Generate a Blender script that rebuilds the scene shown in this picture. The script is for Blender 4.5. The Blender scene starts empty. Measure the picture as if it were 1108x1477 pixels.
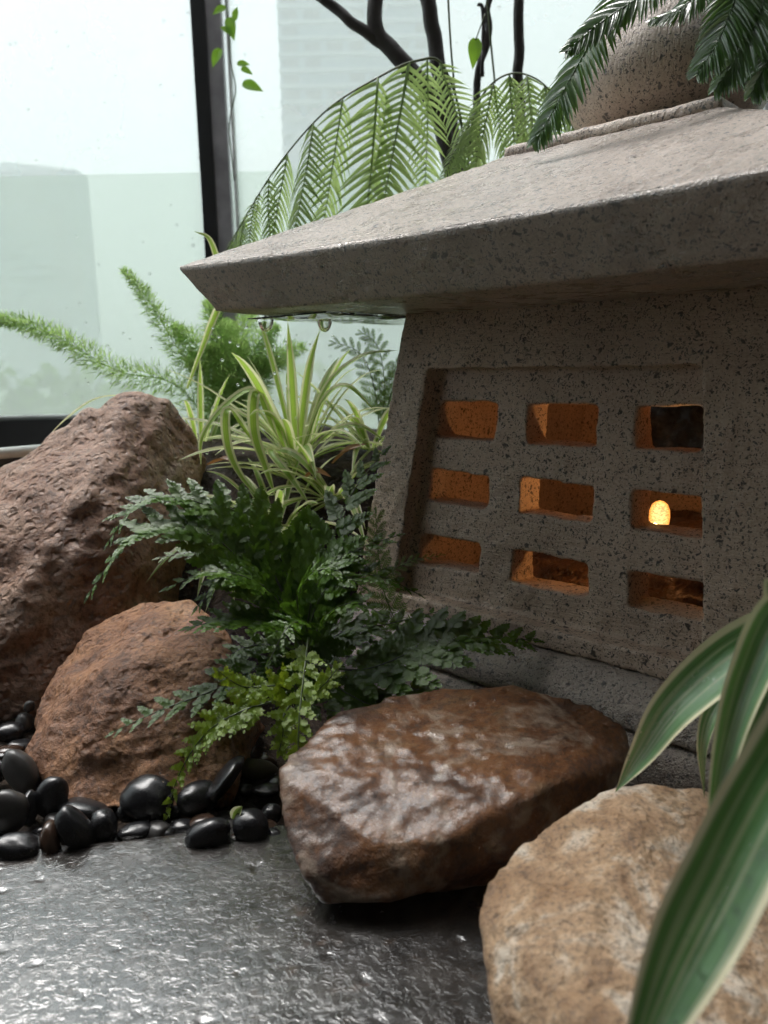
import bpy, bmesh, math, random
from mathutils import Vector, Matrix, noise, Euler
R = math.radians
V = Vector
random.seed(7)
sc = bpy.context.scene
col = sc.collection

# ------------------------------------------------------------------ camera
FPX, CAMZ = 1130.0, 0.35
cam_d = bpy.data.cameras.new('camera')
cam = bpy.data.objects.new('camera', cam_d)
col.objects.link(cam)
CM = Matrix.Rotation(R(90 - 10.6), 4, 'X') @ Matrix.Rotation(R(-1.2), 4, 'Z')
cam.matrix_world = Matrix.Translation((0, 0, CAMZ)) @ CM
cam_d.sensor_fit = 'VERTICAL'
cam_d.sensor_height = 36.0
cam_d.lens = 36.0 * FPX / 1477.0
cam_d.clip_start, cam_d.clip_end = 0.01, 2000
cam_d.dof.use_dof = True
cam_d.dof.focus_distance = 0.70
cam_d.dof.aperture_fstop = cam_d.lens / 3.4
sc.camera = cam

# ------------------------------------------------------------------ sky, sun, exposure
SUN_EL, SUN_AZ = 60.0, -42.0          # azimuth from +Y, negative = to the left
w = bpy.data.worlds.new('World')
sc.world = w
w.use_nodes = True
nt = w.node_tree
nt.nodes.clear()
sky = nt.nodes.new('ShaderNodeTexSky')
sky.sky_type = 'NISHITA'
sky.sun_disc = False
sky.sun_elevation = R(SUN_EL)
sky.sun_rotation = R(SUN_AZ)
sky.dust_density = 6.0
hs = nt.nodes.new('ShaderNodeHueSaturation')
hs.inputs['Saturation'].default_value = 0.09
bg = nt.nodes.new('ShaderNodeBackground')
bg.inputs['Strength'].default_value = 0.15
wo = nt.nodes.new('ShaderNodeOutputWorld')
nt.links.new(sky.outputs[0], hs.inputs['Color'])
nt.links.new(hs.outputs[0], bg.inputs['Color'])
nt.links.new(bg.outputs[0], wo.inputs['Surface'])
sun_d = bpy.data.lights.new('sun', 'SUN')
sun_d.energy = 1.5
sun_d.angle = R(16)
sun_d.color = (1.0, 0.97, 0.93)
sun = bpy.data.objects.new('sun', sun_d)
sun.rotation_euler = (R(90 - SUN_EL), 0, R(180 - SUN_AZ))
col.objects.link(sun)
sun.location = (-3, 6, 8)

vs = sc.view_settings
vs.view_transform = 'Standard'
vs.look = 'None'
vs.gamma = 1.0
vs.exposure = 0.82
cy = sc.cycles
cy.use_denoising = True
cy.max_bounces = 10
cy.diffuse_bounces = 5
cy.glossy_bounces = 4
cy.transmission_bounces = 6
cy.transparent_max_bounces = 24
cy.volume_bounces = 2
cy.sample_clamp_indirect = 6.0
cy.caustics_reflective = False
cy.caustics_refractive = False
cy.blur_glossy = 0.5


# ------------------------------------------------------------------ picture <-> place helpers (real depths are given every time)
def ray(px, py):
    return CM.to_3x3() @ V(((px - 554) / FPX, -(py - 738.5) / FPX, -1))


def at(px, py, Y):
    d = ray(px, py)
    return V((0, 0, CAMZ)) + d * (Y / d.y)


def gz(px, py, z=0.0):
    d = ray(px, py)
    return V((0, 0, CAMZ)) + d * ((z - CAMZ) / d.z)


def sst(a, b, x):
    t = max(0.0, min(1.0, (x - a) / (b - a)))
    return t * t * (3 - 2 * t)


def smooth(pts, n=24):
    """Catmull-Rom through the points"""
    P = [V(p) for p in pts]
    P = [P[0] * 2 - P[1]] + P + [P[-1] * 2 - P[-2]]
    m = len(P) - 3
    out = []
    for k in range(n + 1):
        t = k / n * m
        i = min(int(t), m - 1)
        t -= i
        a, b, c, d = P[i:i + 4]
        out.append(0.5 * (2 * b + (c - a) * t + (2 * a - 5 * b + 4 * c - d) * t * t + (3 * b - a - 3 * c + d) * t ** 3))
    return out


# ------------------------------------------------------------------ objects
ORG = {}


def empty(name, loc, label, cat, group=None):
    o = bpy.data.objects.new(name, None)
    o.empty_display_size = 0.02
    o.location = loc
    col.objects.link(o)
    ORG[o.name] = V(loc)
    tag(o, label, cat, group)
    return o


def tag(o, label=None, cat=None, group=None, kind=None):
    if label: o['label'] = label
    if cat: o['category'] = cat
    if group: o['group'] = group
    if kind: o['kind'] = kind
    return o


def org(o):
    return ORG.get(o.name, V((0, 0, 0))) if o else V((0, 0, 0))


def link(name, me, parent=None, origin=None):
    o = bpy.data.objects.new(name, me)
    col.objects.link(o)
    if parent:
        o.parent = parent
        ORG[o.name] = org(parent)
    elif origin is not None:
        o.location = origin
        ORG[o.name] = V(origin)
    return o


def mk(name, verts, faces, mat, parent=None, origin=None, smooth_=True, uv=None):
    """verts in world space; the object's own frame is its thing's base"""
    base = org(parent) if parent else (V(origin) if origin is not None else V((0, 0, 0)))
    me = bpy.data.meshes.new(name)
    me.from_pydata([V(v) - base for v in verts], [], faces)
    if uv:
        l = me.uv_layers.new(name='UVMap')
        for lp in me.loops:
            l.data[lp.index].uv = uv[lp.vertex_index]
    if smooth_:
        me.polygons.foreach_set('use_smooth', [True] * len(me.polygons))
    me.materials.append(mat)
    me.update()
    return link(name, me, parent, origin)


def box(x0, x1, y0, y1, z0, z1):
    v = [V((x, y, z)) for z in (z0, z1) for y in (y0, y1) for x in (x0, x1)]
    f = [(0, 2, 3, 1), (4, 5, 7, 6), (0, 1, 5, 4), (1, 3, 7, 5), (3, 2, 6, 7), (2, 0, 4, 6)]
    return v, f


def join(parts):
    vs_, fs_ = [], []
    for v, f in parts:
        n = len(vs_)
        vs_ += v
        fs_ += [tuple(i + n for i in q) for q in f]
    return vs_, fs_


def tube(path, rad, seg=7, cap=True):
    vs_, fs_ = [], []
    n = len(path)
    up = V((0.13, 0.31, 0.94)).normalized()
    for i, p in enumerate(path):
        t = (path[min(i + 1, n - 1)] - path[max(i - 1, 0)]).normalized()
        a = t.cross(up)
        if a.length < 1e-4: a = t.cross(V((1, 0, 0)))
        a.normalize()
        b = t.cross(a)
        r = rad(i / (n - 1)) if callable(rad) else rad
        for k in range(seg):
            q = 2 * math.pi * k / seg
            vs_.append(p + (a * math.cos(q) + b * math.sin(q)) * r)
    for i in range(n - 1):
        for k in range(seg):
            fs_.append((i * seg + k, i * seg + (k + 1) % seg, (i + 1) * seg + (k + 1) % seg, (i + 1) * seg + k))
    if cap:
        fs_.append(tuple(range(seg))[::-1])
        fs_.append(tuple((n - 1) * seg + k for k in range(seg)))
    return vs_, fs_


def hull(pts):
    bm = bmesh.new()
    for p in pts: bm.verts.new(p)
    r = bmesh.ops.convex_hull(bm, input=bm.verts)
    bmesh.ops.delete(bm, geom=[g for g in r['geom_interior'] if isinstance(g, bmesh.types.BMVert)], context='VERTS')
    bm.verts.index_update()
    v = [x.co.copy() for x in bm.verts]
    f = [tuple(x.index for x in q.verts) for q in bm.faces]
    bm.free()
    return v, f


def solid(name, vf, voxel, it, disp, mat, parent=None, origin=None, sharp=0.5):
    """carved / natural stone: voxel-remeshed, edges worn round, surface displaced by disp(world_pos, normal) -> Vector"""
    o = mk('tmp', vf[0], vf[1], mat, None, V((0, 0, 0)))
    m = o.modifiers.new('r', 'REMESH')
    m.mode = 'VOXEL'
    m.voxel_size = voxel
    if it:
        m = o.modifiers.new('s', 'SMOOTH')
        m.iterations = it
        m.factor = sharp
    dg = bpy.context.evaluated_depsgraph_get()
    me = bpy.data.meshes.new_from_object(o.evaluated_get(dg))
    bpy.data.objects.remove(o)
    base = org(parent) if parent else V(origin)
    ns = [v.normal.copy() for v in me.vertices]
    for v, n in zip(me.vertices, ns):
        p = v.co
        v.co = p + disp(p, n) - base
    me.polygons.foreach_set('use_smooth', [True] * len(me.polygons))
    me.materials.clear()
    me.materials.append(mat)
    me.name = name
    return link(name, me, parent, origin)


def fb(p, s, o=4, seed=0.0):
    return noise.fractal(p * s + V((seed, seed * 1.7, -seed)), 0.9, 2.1, o)


# ------------------------------------------------------------------ materials
def nodemat(name):
    m = bpy.data.materials.new(name)
    m.use_nodes = True
    t = m.node_tree
    t.nodes.clear()
    return m, t


class N:
    def __init__(s, t): s.t = t

    def __call__(s, ty, **kw):
        n = s.t.nodes.new('ShaderNode' + ty)
        ins = kw.pop('i', {})
        for k, v in kw.items(): setattr(n, k, v)
        for k, v in ins.items():
            if isinstance(v, bpy.types.NodeSocket): s.t.links.new(v, n.inputs[k])
            elif isinstance(v, bpy.types.Node): s.t.links.new(v.outputs[0], n.inputs[k])
            else: n.inputs[k].default_value = v
        return n

    def co(s, scale=(1, 1, 1), rot=(0, 0, 0), kind='Object'):
        c = s('TexCoord')
        return s('Mapping', i={0: c.outputs[kind], 'Scale': scale, 'Rotation': rot}).outputs[0]

    def noise(s, vec, sc_, det=6, rough=0.55, dist=0.0):
        return s('TexNoise', i={'Vector': vec, 'Scale': sc_, 'Detail': det, 'Roughness': rough, 'Distortion': dist}).outputs[0]

    def ramp(s, fac, stops, interp='LINEAR'):
        n = s('ValToRGB', i={0: fac})
        n.color_ramp.interpolation = interp
        e = n.color_ramp.elements
        while len(e) < len(stops): e.new(0.5)
        for q, (p, c) in zip(e, stops):
            q.position = p
            q.color = (c, c, c, 1) if isinstance(c, (int, float)) else (*c, 1)
        return n.outputs[0]

    def mix(s, fac, a, b, mode='MIX'):
        n = s.t.nodes.new('ShaderNodeMix')
        n.data_type = 'RGBA'
        n.blend_type = mode
        for k, v in ((0, fac), (6, a), (7, b)):
            if isinstance(v, bpy.types.NodeSocket): s.t.links.new(v, n.inputs[k])
            elif k == 0: n.inputs[0].default_value = v
            else: n.inputs[k].default_value = (*v, 1)
        return n.outputs[2]

    def math(s, op, a, b=0.0, clamp=False):
        n = s('Math', operation=op, use_clamp=clamp, i={0: a, 1: b})
        return n.outputs[0]

    def bump(s, h, st, dist, nrm=None):
        i = {'Height': h, 'Strength': st, 'Distance': dist}
        if nrm: i['Normal'] = nrm
        return s('Bump', i=i).outputs[0]

    def out(s, sh, vol=False):
        o = s('OutputMaterial')
        s.t.links.new(sh.outputs[0] if isinstance(sh, bpy.types.Node) else sh, o.inputs['Volume' if vol else 'Surface'])


def granite(name, streak=(260, 260, 40), wet=0.0, rot=(0, 0, 0), tint=(1, 1, 1)):
    m, t = nodemat(name)
    n = N(t)
    c = n.co()
    big = n.noise(c, 9, 4)
    base = n.mix(n.ramp(big, [(0.3, 0), (0.7, 1)]), (0.45 * tint[0], 0.36 * tint[1], 0.295 * tint[2]), (0.62 * tint[0], 0.52 * tint[1], 0.44 * tint[2]))
    gr = n.noise(c, 420, 3, 0.7)
    base = n.mix(n.ramp(gr, [(0.35, 0), (0.65, 1)]), n.mix(0.24, base, (0.18, 0.13, 0.11)), n.mix(0.35, base, (0.72, 0.66, 0.60)))
    warp = n('MixRGB', blend_type='ADD', i={0: 0.012, 1: c, 2: n('TexNoise', i={'Vector': c, 'Scale': 160}).outputs[1]}).outputs[0]
    for s_, th, dens in ((112, 0.17, 0.70), (240, 0.24, 0.60), (480, 0.3, 0.6)):
        vo = n('TexVoronoi', i={'Vector': warp, 'Scale': s_})
        near = n.ramp(vo.outputs['Distance'], [(th, 1), (th + 0.16, 0)])
        pick = n.ramp(n('SeparateColor', i={0: vo.outputs['Color']}).outputs[0], [(dens, 0), (dens + 0.03, 1)])
        k = n.math('MULTIPLY', near, pick)
        base = n.mix(n.math('MULTIPLY', k, 0.85), base, (0.022, 0.020, 0.020))
    stain = n.noise(n.co((16, 16, 2.2)), 1.0, 5, 0.6)
    base = n.mix(n.ramp(stain, [(0.52, 0), (0.70, 0.32)]), base, (0.10, 0.075, 0.055))
    st = n.noise(n('Mapping', i={0: n.co((1, 1, 1), rot), 'Scale': streak}).outputs[0], 1.0, 4, 0.6)
    fine = n.noise(c, 700, 3, 0.6)
    nzz = n('SeparateXYZ', i={0: n('NewGeometry').outputs['Normal']}).outputs[2]
    topm = n.ramp(nzz, [(0.3, 0.15), (0.7, 1.6)]) if wet > 0.7 and streak[0] < 50 else 0.7
    h = n.math('ADD', n.math('MULTIPLY', st, topm), n.math('MULTIPLY', fine, 0.35))
    nr = n.bump(h, 1.0, 0.0016 + 0.0030 * wet, n.bump(n.noise(c, 60, 5), 0.5, 0.003))
    ro = n.ramp(n.noise(c, 30, 4), [(0.3, 0.42 - 0.2 * wet), (0.7, 0.62 - 0.25 * wet)])
    n.out(n('BsdfPrincipled', i={'Base Color': base, 'Roughness': ro, 'Normal': nr, 'Specular IOR Level': 0.5, 'IOR': 1.5 + 0.8 * wet}))
    return m


def rockmat(name, cols, sc_=14, rough=(0.35, 0.6), pit=0.5, veins=None, coat=0.0, spec=0.5, pits_scale=90, ior=1.7):
    m, t = nodemat(name)
    n = N(t)
    c = n.co()
    a = n.noise(c, sc_, 8, 0.62, 0.6)
    base = n.ramp(a, [(0.28 + 0.44 * i / (len(cols) - 1), q) for i, q in enumerate(cols)])
    g = n.noise(c, sc_ * 16, 5, 0.7)
    base = n.mix(n.ramp(g, [(0.38, 1), (0.52, 0)]), base, n.mix(0.55, base, (0.02, 0.012, 0.01)))
    base = n.mix(n.ramp(g, [(0.58, 0), (0.72, 0.6)]), base, n.mix(0.5, base, (0.5, 0.4, 0.32)))
    if veins:
        vv = n.noise(n.co((1, 1, 1), (0.4, 0.3, 0.9)), 7.5, 5, 0.5, 1.2)
        band = n.ramp(vv, [(0.46, 0), (0.495, 1), (0.505, 1), (0.54, 0)])
        br = n.noise(c, 60, 4)
        base = n.mix(n.math('MULTIPLY', band, n.ramp(br, [(0.4, 0), (0.6, 0.75)])), base, veins)
    v = n('TexVoronoi', i={'Vector': n('MixRGB', blend_type='ADD', i={0: 0.02, 1: c, 2: n('TexNoise', i={'Vector': c, 'Scale': 50}).outputs[1]}).outputs[0], 'Scale': pits_scale})
    pits = n.ramp(v.outputs['Distance'], [(0.05, 0), (0.45, 1)])
    h1 = n.noise(c, 45, 9, 0.68)
    h2 = n.noise(c, 260, 6, 0.65)
    nr = n.bump(h1, 0.9, 0.008)
    nr = n.bump(pits, pit, 0.004, nr)
    nr = n.bump(h2, 0.7, 0.0018, nr)
    ro = n.ramp(n.noise(c, 22, 5), [(0.35, rough[0]), (0.65, rough[1])])
    n.out(n('BsdfPrincipled', i={'Base Color': base, 'Roughness': ro, 'Normal': nr, 'Specular IOR Level': spec, 'IOR': ior,
                                 'Coat Weight': coat, 'Coat Roughness': 0.06, 'Coat IOR': 1.75, 'Coat Normal': n.bump(n.noise(n.co((1, 1, 0.35), (0.3, 0.2, 0.5)), 110, 9, 0.72), 0.30, 0.003)}))
    return m


def leafmat(name, c0, c1, gloss=0.3, trans=0.3, tcol=(0.25, 0.45, 0.05), vein=False, spec=0.5, coat=0.0, ior=1.6):
    m, t = nodemat(name)
    n = N(t)
    c = n.co()
    rnd = n('ObjectInfo').outputs['Random']
    a = n.noise(c, 60, 4)
    f = n.math('ADD', n.math('MULTIPLY', a, 0.7), n.math('MULTIPLY', rnd, 0.4), True)
    base = n.mix(n.ramp(f, [(0.25, 0), (0.8, 1)]), c0, c1)
    nr = n.bump(n.noise(c, 300, 3), 0.3, 0.0010)
    p = n('BsdfPrincipled', i={'Base Color': base, 'Roughness': gloss, 'Normal': nr, 'Specular IOR Level': spec, 'IOR': ior, 'Coat Weight': coat, 'Coat Roughness': 0.12})
    tr = n('BsdfTranslucent', i={'Color': (*tcol, 1), 'Normal': nr})
    n.out(n('MixShader', i={0: trans, 1: p, 2: tr}))
    return m


def strapmat(name, green, pale, margin=0.36, gloss=0.3, trans=0.3, streaks=True, tgreen=(0.2, 0.4, 0.05), ior=1.5):
    """variegated strap leaf: UV.x runs across the blade"""
    m, t = nodemat(name)
    n = N(t)
    uvn = n('TexCoord').outputs['UV']
    x = n('SeparateXYZ', i={0: uvn}).outputs[0]
    d = n.math('ABSOLUTE', n.math('SUBTRACT', x, 0.5))
    lines = n.noise(n('Mapping', i={0: uvn, 'Scale': (26, 0.8, 1)}).outputs[0], 1.0, 3)
    d2 = n.math('ADD', d, n.math('MULTIPLY', n.math('SUBTRACT', lines, 0.5), 0.10))
    k = n.ramp(d2, [(margin, 0), (margin + 0.045, 1)])
    g2 = n.mix(n.ramp(lines, [(0.35, 0), (0.7, 1)]), green, tuple(min(1, q * 1.9 + 0.02) for q in green)) if streaks else green
    g2 = n.mix(n.ramp(n.noise(n('Mapping', i={0: uvn, 'Scale': (9, 0.25, 1)}).outputs[0], 1.0, 1), [(0.54, 0), (0.60, 0.30)]), g2, pale)
    base = n.mix(k, g2, pale)
    h = n.noise(n('Mapping', i={0: uvn, 'Scale': (70, 3, 1)}).outputs[0], 1.0, 2)
    nr = n.bump(h, 0.35, 0.0009, n.bump(n.noise(n.co(), 45, 3), 0.3, 0.003))
    p = n('BsdfPrincipled', i={'Base Color': base, 'Roughness': gloss, 'Normal': nr, 'IOR': ior})
    tc = n.mix(k, tgreen, tuple(min(1, q * 1.1) for q in pale))
    tr = n('BsdfTranslucent', i={'Color': tc})
    n.out(n('MixShader', i={0: trans, 1: p, 2: tr}))
    return m


def plain(name, c, rough=0.5, metal=0.0, nscale=0, nstr=0.3, var=0.25, spec=0.5, coat=0.0, ior=1.5):
    m, t = nodemat(name)
    n = N(t)
    co = n.co()
    a = n.noise(co, nscale or 20, 6)
    base = n.mix(n.ramp(a, [(0.3, 0), (0.7, 1)]), tuple(q * (1 - var) for q in c), tuple(min(1, q * (1 + var)) for q in c))
    i = {'Base Color': base, 'Roughness': rough, 'Metallic': metal, 'Specular IOR Level': spec, 'IOR': ior, 'Coat Weight': coat, 'Coat Roughness': 0.05}
    if nscale: i['Normal'] = n.bump(a, nstr, 0.004)
    n.out(n('BsdfPrincipled', i=i))
    return m


M = {}
M['granite_wall'] = granite('granite_wall', (70, 70, 480), 0.1, tint=(1.17, 1.04, 0.91))
M['granite_roof'] = granite('granite_roof', (30, 330, 330), 1.0, (0, 0, R(43.2)), tint=(1.0, 0.94, 0.9))
M['granite_base'] = granite('granite_base', (200, 200, 200), 0.9, tint=(0.8, 0.78, 0.76))
M['granite_ball'] = granite('granite_ball', (420, 420, 90), 0.3, tint=(1.0, 0.93, 0.88))
M['red_rock'] = rockmat('red_rock', [(0.17, 0.075, 0.038), (0.34, 0.17, 0.10), (0.47, 0.29, 0.20), (0.60, 0.47, 0.38)], 11, (0.42, 0.68), 0.9, spec=0.45)
M['brown_rock'] = rockmat('brown_rock', [(0.10, 0.04, 0.018), (0.27, 0.115, 0.05), (0.43, 0.205, 0.09), (0.54, 0.32, 0.18)], 13, (0.4, 0.65), 0.6, ior=1.6)
M['wet_rock'] = rockmat('wet_rock', [(0.015, 0.005, 0.002), (0.075, 0.025, 0.005), (0.17, 0.062, 0.012), (0.18, 0.10, 0.045), (0.035, 0.013, 0.005)], 10, (0.45, 0.6), 0.2, (0.36, 0.28, 0.21), 0.42, pits_scale=55, ior=1.4)
M['tan_rock'] = rockmat('tan_rock', [(0.08, 0.05, 0.035), (0.30, 0.17, 0.08), (0.46, 0.30, 0.17), (0.66, 0.57, 0.46), (0.36, 0.27, 0.19)], 24, (0.35, 0.6), 0.4)
M['bark'] = rockmat('bark', [(0.05, 0.03, 0.02), (0.18, 0.10, 0.06), (0.42, 0.27, 0.16)], 26, (0.25, 0.5), 0.7)
M['soil'] = rockmat('soil', [(0.008, 0.005, 0.003), (0.02, 0.012, 0.007), (0.05, 0.03, 0.015)], 30, (0.6, 0.9), 0.9, ior=1.3)
M['stone_tan'] = rockmat('stone_tan', [(0.14, 0.11, 0.07), (0.3, 0.25, 0.17)], 60, (0.5, 0.7), 0.4)
M['pebble_black'] = plain('pebble_black', (0.016, 0.016, 0.018), 0.26, nscale=55, nstr=0.1, var=0.5, ior=1.6)
M['pebble_grey'] = plain('pebble_grey', (0.055, 0.052, 0.05), 0.34, nscale=60, nstr=0.12, var=0.4, ior=1.6)
M['pebble_brown'] = plain('pebble_brown', (0.06, 0.035, 0.024), 0.2, nscale=60, nstr=0.1, var=0.4, ior=1.6)
M['fern_dark'] = leafmat('fern_dark', (0.036, 0.085, 0.007), (0.10, 0.20, 0.018), 0.26, 0.22, (0.22, 0.45, 0.03), ior=1.75)
M['fern_lime'] = leafmat('fern_lime', (0.13, 0.22, 0.012), (0.24, 0.36, 0.03), 0.28, 0.38, (0.5, 0.66, 0.04), ior=1.7)
M['treefern'] = leafmat('treefern', (0.10, 0.18, 0.05), (0.20, 0.31, 0.10), 0.3, 0.45, (0.5, 0.68, 0.22), ior=2.2)
M['fern_upper'] = leafmat('fern_upper', (0.03, 0.085, 0.022), (0.065, 0.15, 0.04), 0.25, 0.25, (0.2, 0.42, 0.06), ior=2.2)
M['asparagus'] = leafmat('asparagus', (0.22, 0.38, 0.10), (0.36, 0.52, 0.18), 0.5, 0.55, (0.6, 0.82, 0.28))
M['sprig'] = leafmat('sprig', (0.05, 0.10, 0.02), (0.12, 0.17, 0.03), 0.35, 0.3)
M['vine'] = leafmat('vine', (0.08, 0.20, 0.02), (0.15, 0.32, 0.04), 0.3, 0.45, (0.4, 0.7, 0.06))
M['stem_green'] = plain('stem_green', (0.07, 0.10, 0.03), 0.4)
M['stem_brown'] = plain('stem_brown', (0.05, 0.03, 0.018), 0.45)
M['branch'] = plain('branch', (0.022, 0.016, 0.013), 0.5, nscale=90, nstr=0.6)
M['spider'] = strapmat('spider', (0.16, 0.28, 0.05), (0.74, 0.75, 0.46), 0.25, 0.3, 0.48, tgreen=(0.45, 0.65, 0.09))
M['dracaena'] = strapmat('dracaena', (0.05, 0.135, 0.04), (0.76, 0.72, 0.48), 0.395, 0.2, 0.18, tgreen=(0.18, 0.40, 0.06), ior=2.4)
M['dryleaf'] = leafmat('dryleaf', (0.16, 0.07, 0.03), (0.30, 0.15, 0.06), 0.4, 0.2, (0.5, 0.22, 0.06))
M['frame_black'] = plain('frame_black', (0.012, 0.012, 0.014), 0.35)
M['frame_grey'] = plain('frame_grey', (0.34, 0.33, 0.35), 0.4, 0.0)
M['white_trim'] = plain('white_trim', (0.75, 0.77, 0.76), 0.4)
M['tub'] = plain('tub', (0.010, 0.0095, 0.0095), 0.6)
M['tub_rim'] = plain('tub_rim', (0.55, 0.58, 0.56), 0.25)
M['ceiling'] = plain('ceiling', (0.20, 0.19, 0.18), 0.8)
M['room'] = plain('room', (0.14, 0.125, 0.11), 0.8)
M['roomfloor'] = plain('roomfloor', (0.06, 0.055, 0.05), 0.5)


def slabmat():
    m, t = nodemat('wet_slab')
    n = N(t)
    c = n.co()
    a = n.noise(c, 26, 6)
    base = n.mix(n.ramp(a, [(0.35, 0), (0.65, 1)]), (0.012, 0.011, 0.010), (0.036, 0.031, 0.027))
    rust = n.noise(c, 60, 4)
    base = n.mix(n.ramp(rust, [(0.6, 0), (0.75, 0.5)]), base, (0.09, 0.05, 0.028))
    h1 = n.noise(c, 150, 3, 0.5, 0.9)
    groove = n.ramp(n.math('ABSOLUTE', n.math('SUBTRACT', h1, 0.5)), [(0.0, 0), (0.07, 1)])
    bumps = n.ramp(n.noise(c, 170, 2, 0.5, 0.5), [(0.3, 0), (0.7, 1)])
    nr = n.bump(bumps, 0.06, 0.0009)
    nr = n.bump(groove, 0.19, 0.0007, nr)
    ro = n.ramp(n.noise(c, 40, 4), [(0.35, 0.18), (0.7, 0.30)])
    n.out(n('BsdfPrincipled', i={'Base Color': base, 'Roughness': ro, 'Normal': nr, 'IOR': 2.2}))
    return m


M['slab'] = slabmat()


def glassmat(name, fog, tint=(0.95, 0.965, 0.955), dots=False):
    m, t = nodemat(name)
    n = N(t)
    c = n.co()
    tr = n('BsdfTransparent', i={'Color': (*tint, 1)})
    gl = n('BsdfGlossy', i={'Roughness': 0.02})
    fr = n('LayerWeight', i={'Blend': 0.12}).outputs['Fresnel']
    tl = n('BsdfTranslucent', i={'Color': (0.88, 0.92, 0.88, 1) if dots else (0.93, 0.95, 0.95, 1)})
    if dots:
        v = n('TexVoronoi', i={'Vector': n.co((1, 1, 1), (0, R(45), 0)), 'Scale': 165.0, 'Randomness': 0.0})
        k = n.ramp(v.outputs['Distance'], [(0.34, fog + 0.18), (0.44, fog - 0.12)])
    else:
        k = n.ramp(n.noise(c, 2.2, 5), [(0.3, fog * 0.75), (0.7, fog * 1.25)])
    a = n('MixShader', i={0: k, 1: tr, 2: tl})
    n.out(n('MixShader', i={0: n.math('MULTIPLY', fr, 0.7), 1: a, 2: gl}))
    return m


M['pane'] = glassmat('pane', 0.24, (0.88, 0.93, 0.945))
M['film'] = glassmat('film', 0.42, (0.87, 0.92, 0.87), True)


def watermat():
    m, t = nodemat('water')
    n = N(t)
    n.out(n('BsdfPrincipled', i={'Base Color': (1, 1, 1, 1), 'Roughness': 0.0, 'IOR': 1.33, 'Transmission Weight': 1.0}))
    return m


M['water'] = watermat()


def bulbmat():
    m, t = nodemat('bulb_glow')
    n = N(t)
    lw = n('LayerWeight', i={'Blend': 0.5}).outputs['Facing']
    ribs = n('TexNoise', i={'Vector': n.co((1, 1, 1.8)), 'Scale': 420.0, 'Detail': 3})
    body = n.ramp(ribs.outputs[0], [(0.35, 0.45), (0.65, 1.0)])
    colr = n.ramp(lw, [(0.0, (1.0, 0.62, 0.22)), (0.45, (1.0, 0.42, 0.09)), (0.85, (0.75, 0.20, 0.03))])
    e = n('Emission', i={'Color': colr, 'Strength': n.math('MULTIPLY', body, 1.25)})
    n.out(e)
    return m


M['bulb'] = bulbmat()
M['bulb_core'] = None
m_, t_ = nodemat('bulb_core')
n_ = N(t_)
n_.out(n_('Emission', i={'Color': (1.0, 0.62, 0.22, 1), 'Strength': 9.0}))
M['bulb_core'] = m_

# ================================================================== SETTING
WY = 2.30          # window plane
# --- ground outside, room shell
o = mk('ground', *box(-1500, 1500, 3.2, 1500, -4.2, -4), plain('lawn', (0.12, 0.20, 0.07), 0.9, nscale=0.05))
tag(o, kind='structure')
o = mk('floor', *box(-2.6, 3.4, -3.0, 2.9, -0.16, -0.06), M['roomfloor'])
tag(o, kind='structure')
o = mk('ceiling', *box(-2.6, 3.4, -3.0, 0.42, 2.75, 2.85), M['ceiling'])
tag(o, kind='structure')
o = mk('wall_back', *box(-2.6, 3.4, -3.1, -3.003, -0.06, 2.747), M['room'])
tag(o, kind='structure')
o = mk('wall_right', *box(3.3, 3.4, -3.0, 2.5, -0.057, 2.747), M['room'])
tag(o, kind='structure')
o = mk('wall_left', *box(-2.6, -2.5, -3.0, -0.2, -0.057, 2.747), M['room'])
tag(o, kind='structure')

# ------------------------------------------------------------------ planting bed (soil)
TH = R(46.8)
U = V((math.sin(TH), -math.cos(TH), 0))
W_ = V((math.cos(TH), math.sin(TH), 0))
T = at(583, 457, 0.87)                       # top left front corner of the lantern's wall
UP = V((0, 0, 1))


def soil_z(x, y):
    su = (V((x, y, 0)) - T).dot(U)
    z = -0.032 + 0.028 * sst(0.50, 0.62, y) + 0.085 * sst(0.62, 0.80, y) + 0.16 * sst(0.78, 1.12, y)
    m = sst(0.0, -0.10, su)
    m2 = sst(1.75, 1.35, y)
    lowl = 1 - 0.85 * sst(-0.17, -0.26, x) * sst(0.95, 0.85, y)
    lo = -0.012 if y > 0.55 else -0.032
    z = lo + (z - lo) * max(m, sst(1.25, 1.4, y) * 0.8) * m2 * lowl
    return z - (z + 0.04) * sst(-0.34, -0.42, x) * sst(0.98, 1.06, y)


gv, gf = [], []
nx, ny = 150, 130
for j in range(ny + 1):
    for i in range(nx + 1):
        x = -1.3 + 2.7 * i / nx
        y = 0.10 + 1.95 * j / ny
        p = V((x, y, 0))
        gv.append(V((x, y, soil_z(x, y) + 0.012 * fb(p, 14, 4) + 0.006 * fb(p, 60, 3))))
for j in range(ny):
    for i in range(nx):
        a = j * (nx + 1) + i
        gf.append((a, a + 1, a + nx + 2, a + nx + 1))
o = mk('soil', gv, gf, M['soil'])
tag(o, 'dark damp soil of the planting bed', 'soil', kind='structure')

# ------------------------------------------------------------------ wet slab (relief is geometry)
eL, eR = gz(-60, 1222), gz(470, 1170)


def slab_edge(x):
    t = (x - eL.x) / (eR.x - eL.x)
    return eL.y + (eR.y - eL.y) * min(t, 1.6) + 0.006 * fb(V((x, 0, 0)), 12, 3) - 0.02 * sst(0.9, 1.6, t)


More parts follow.
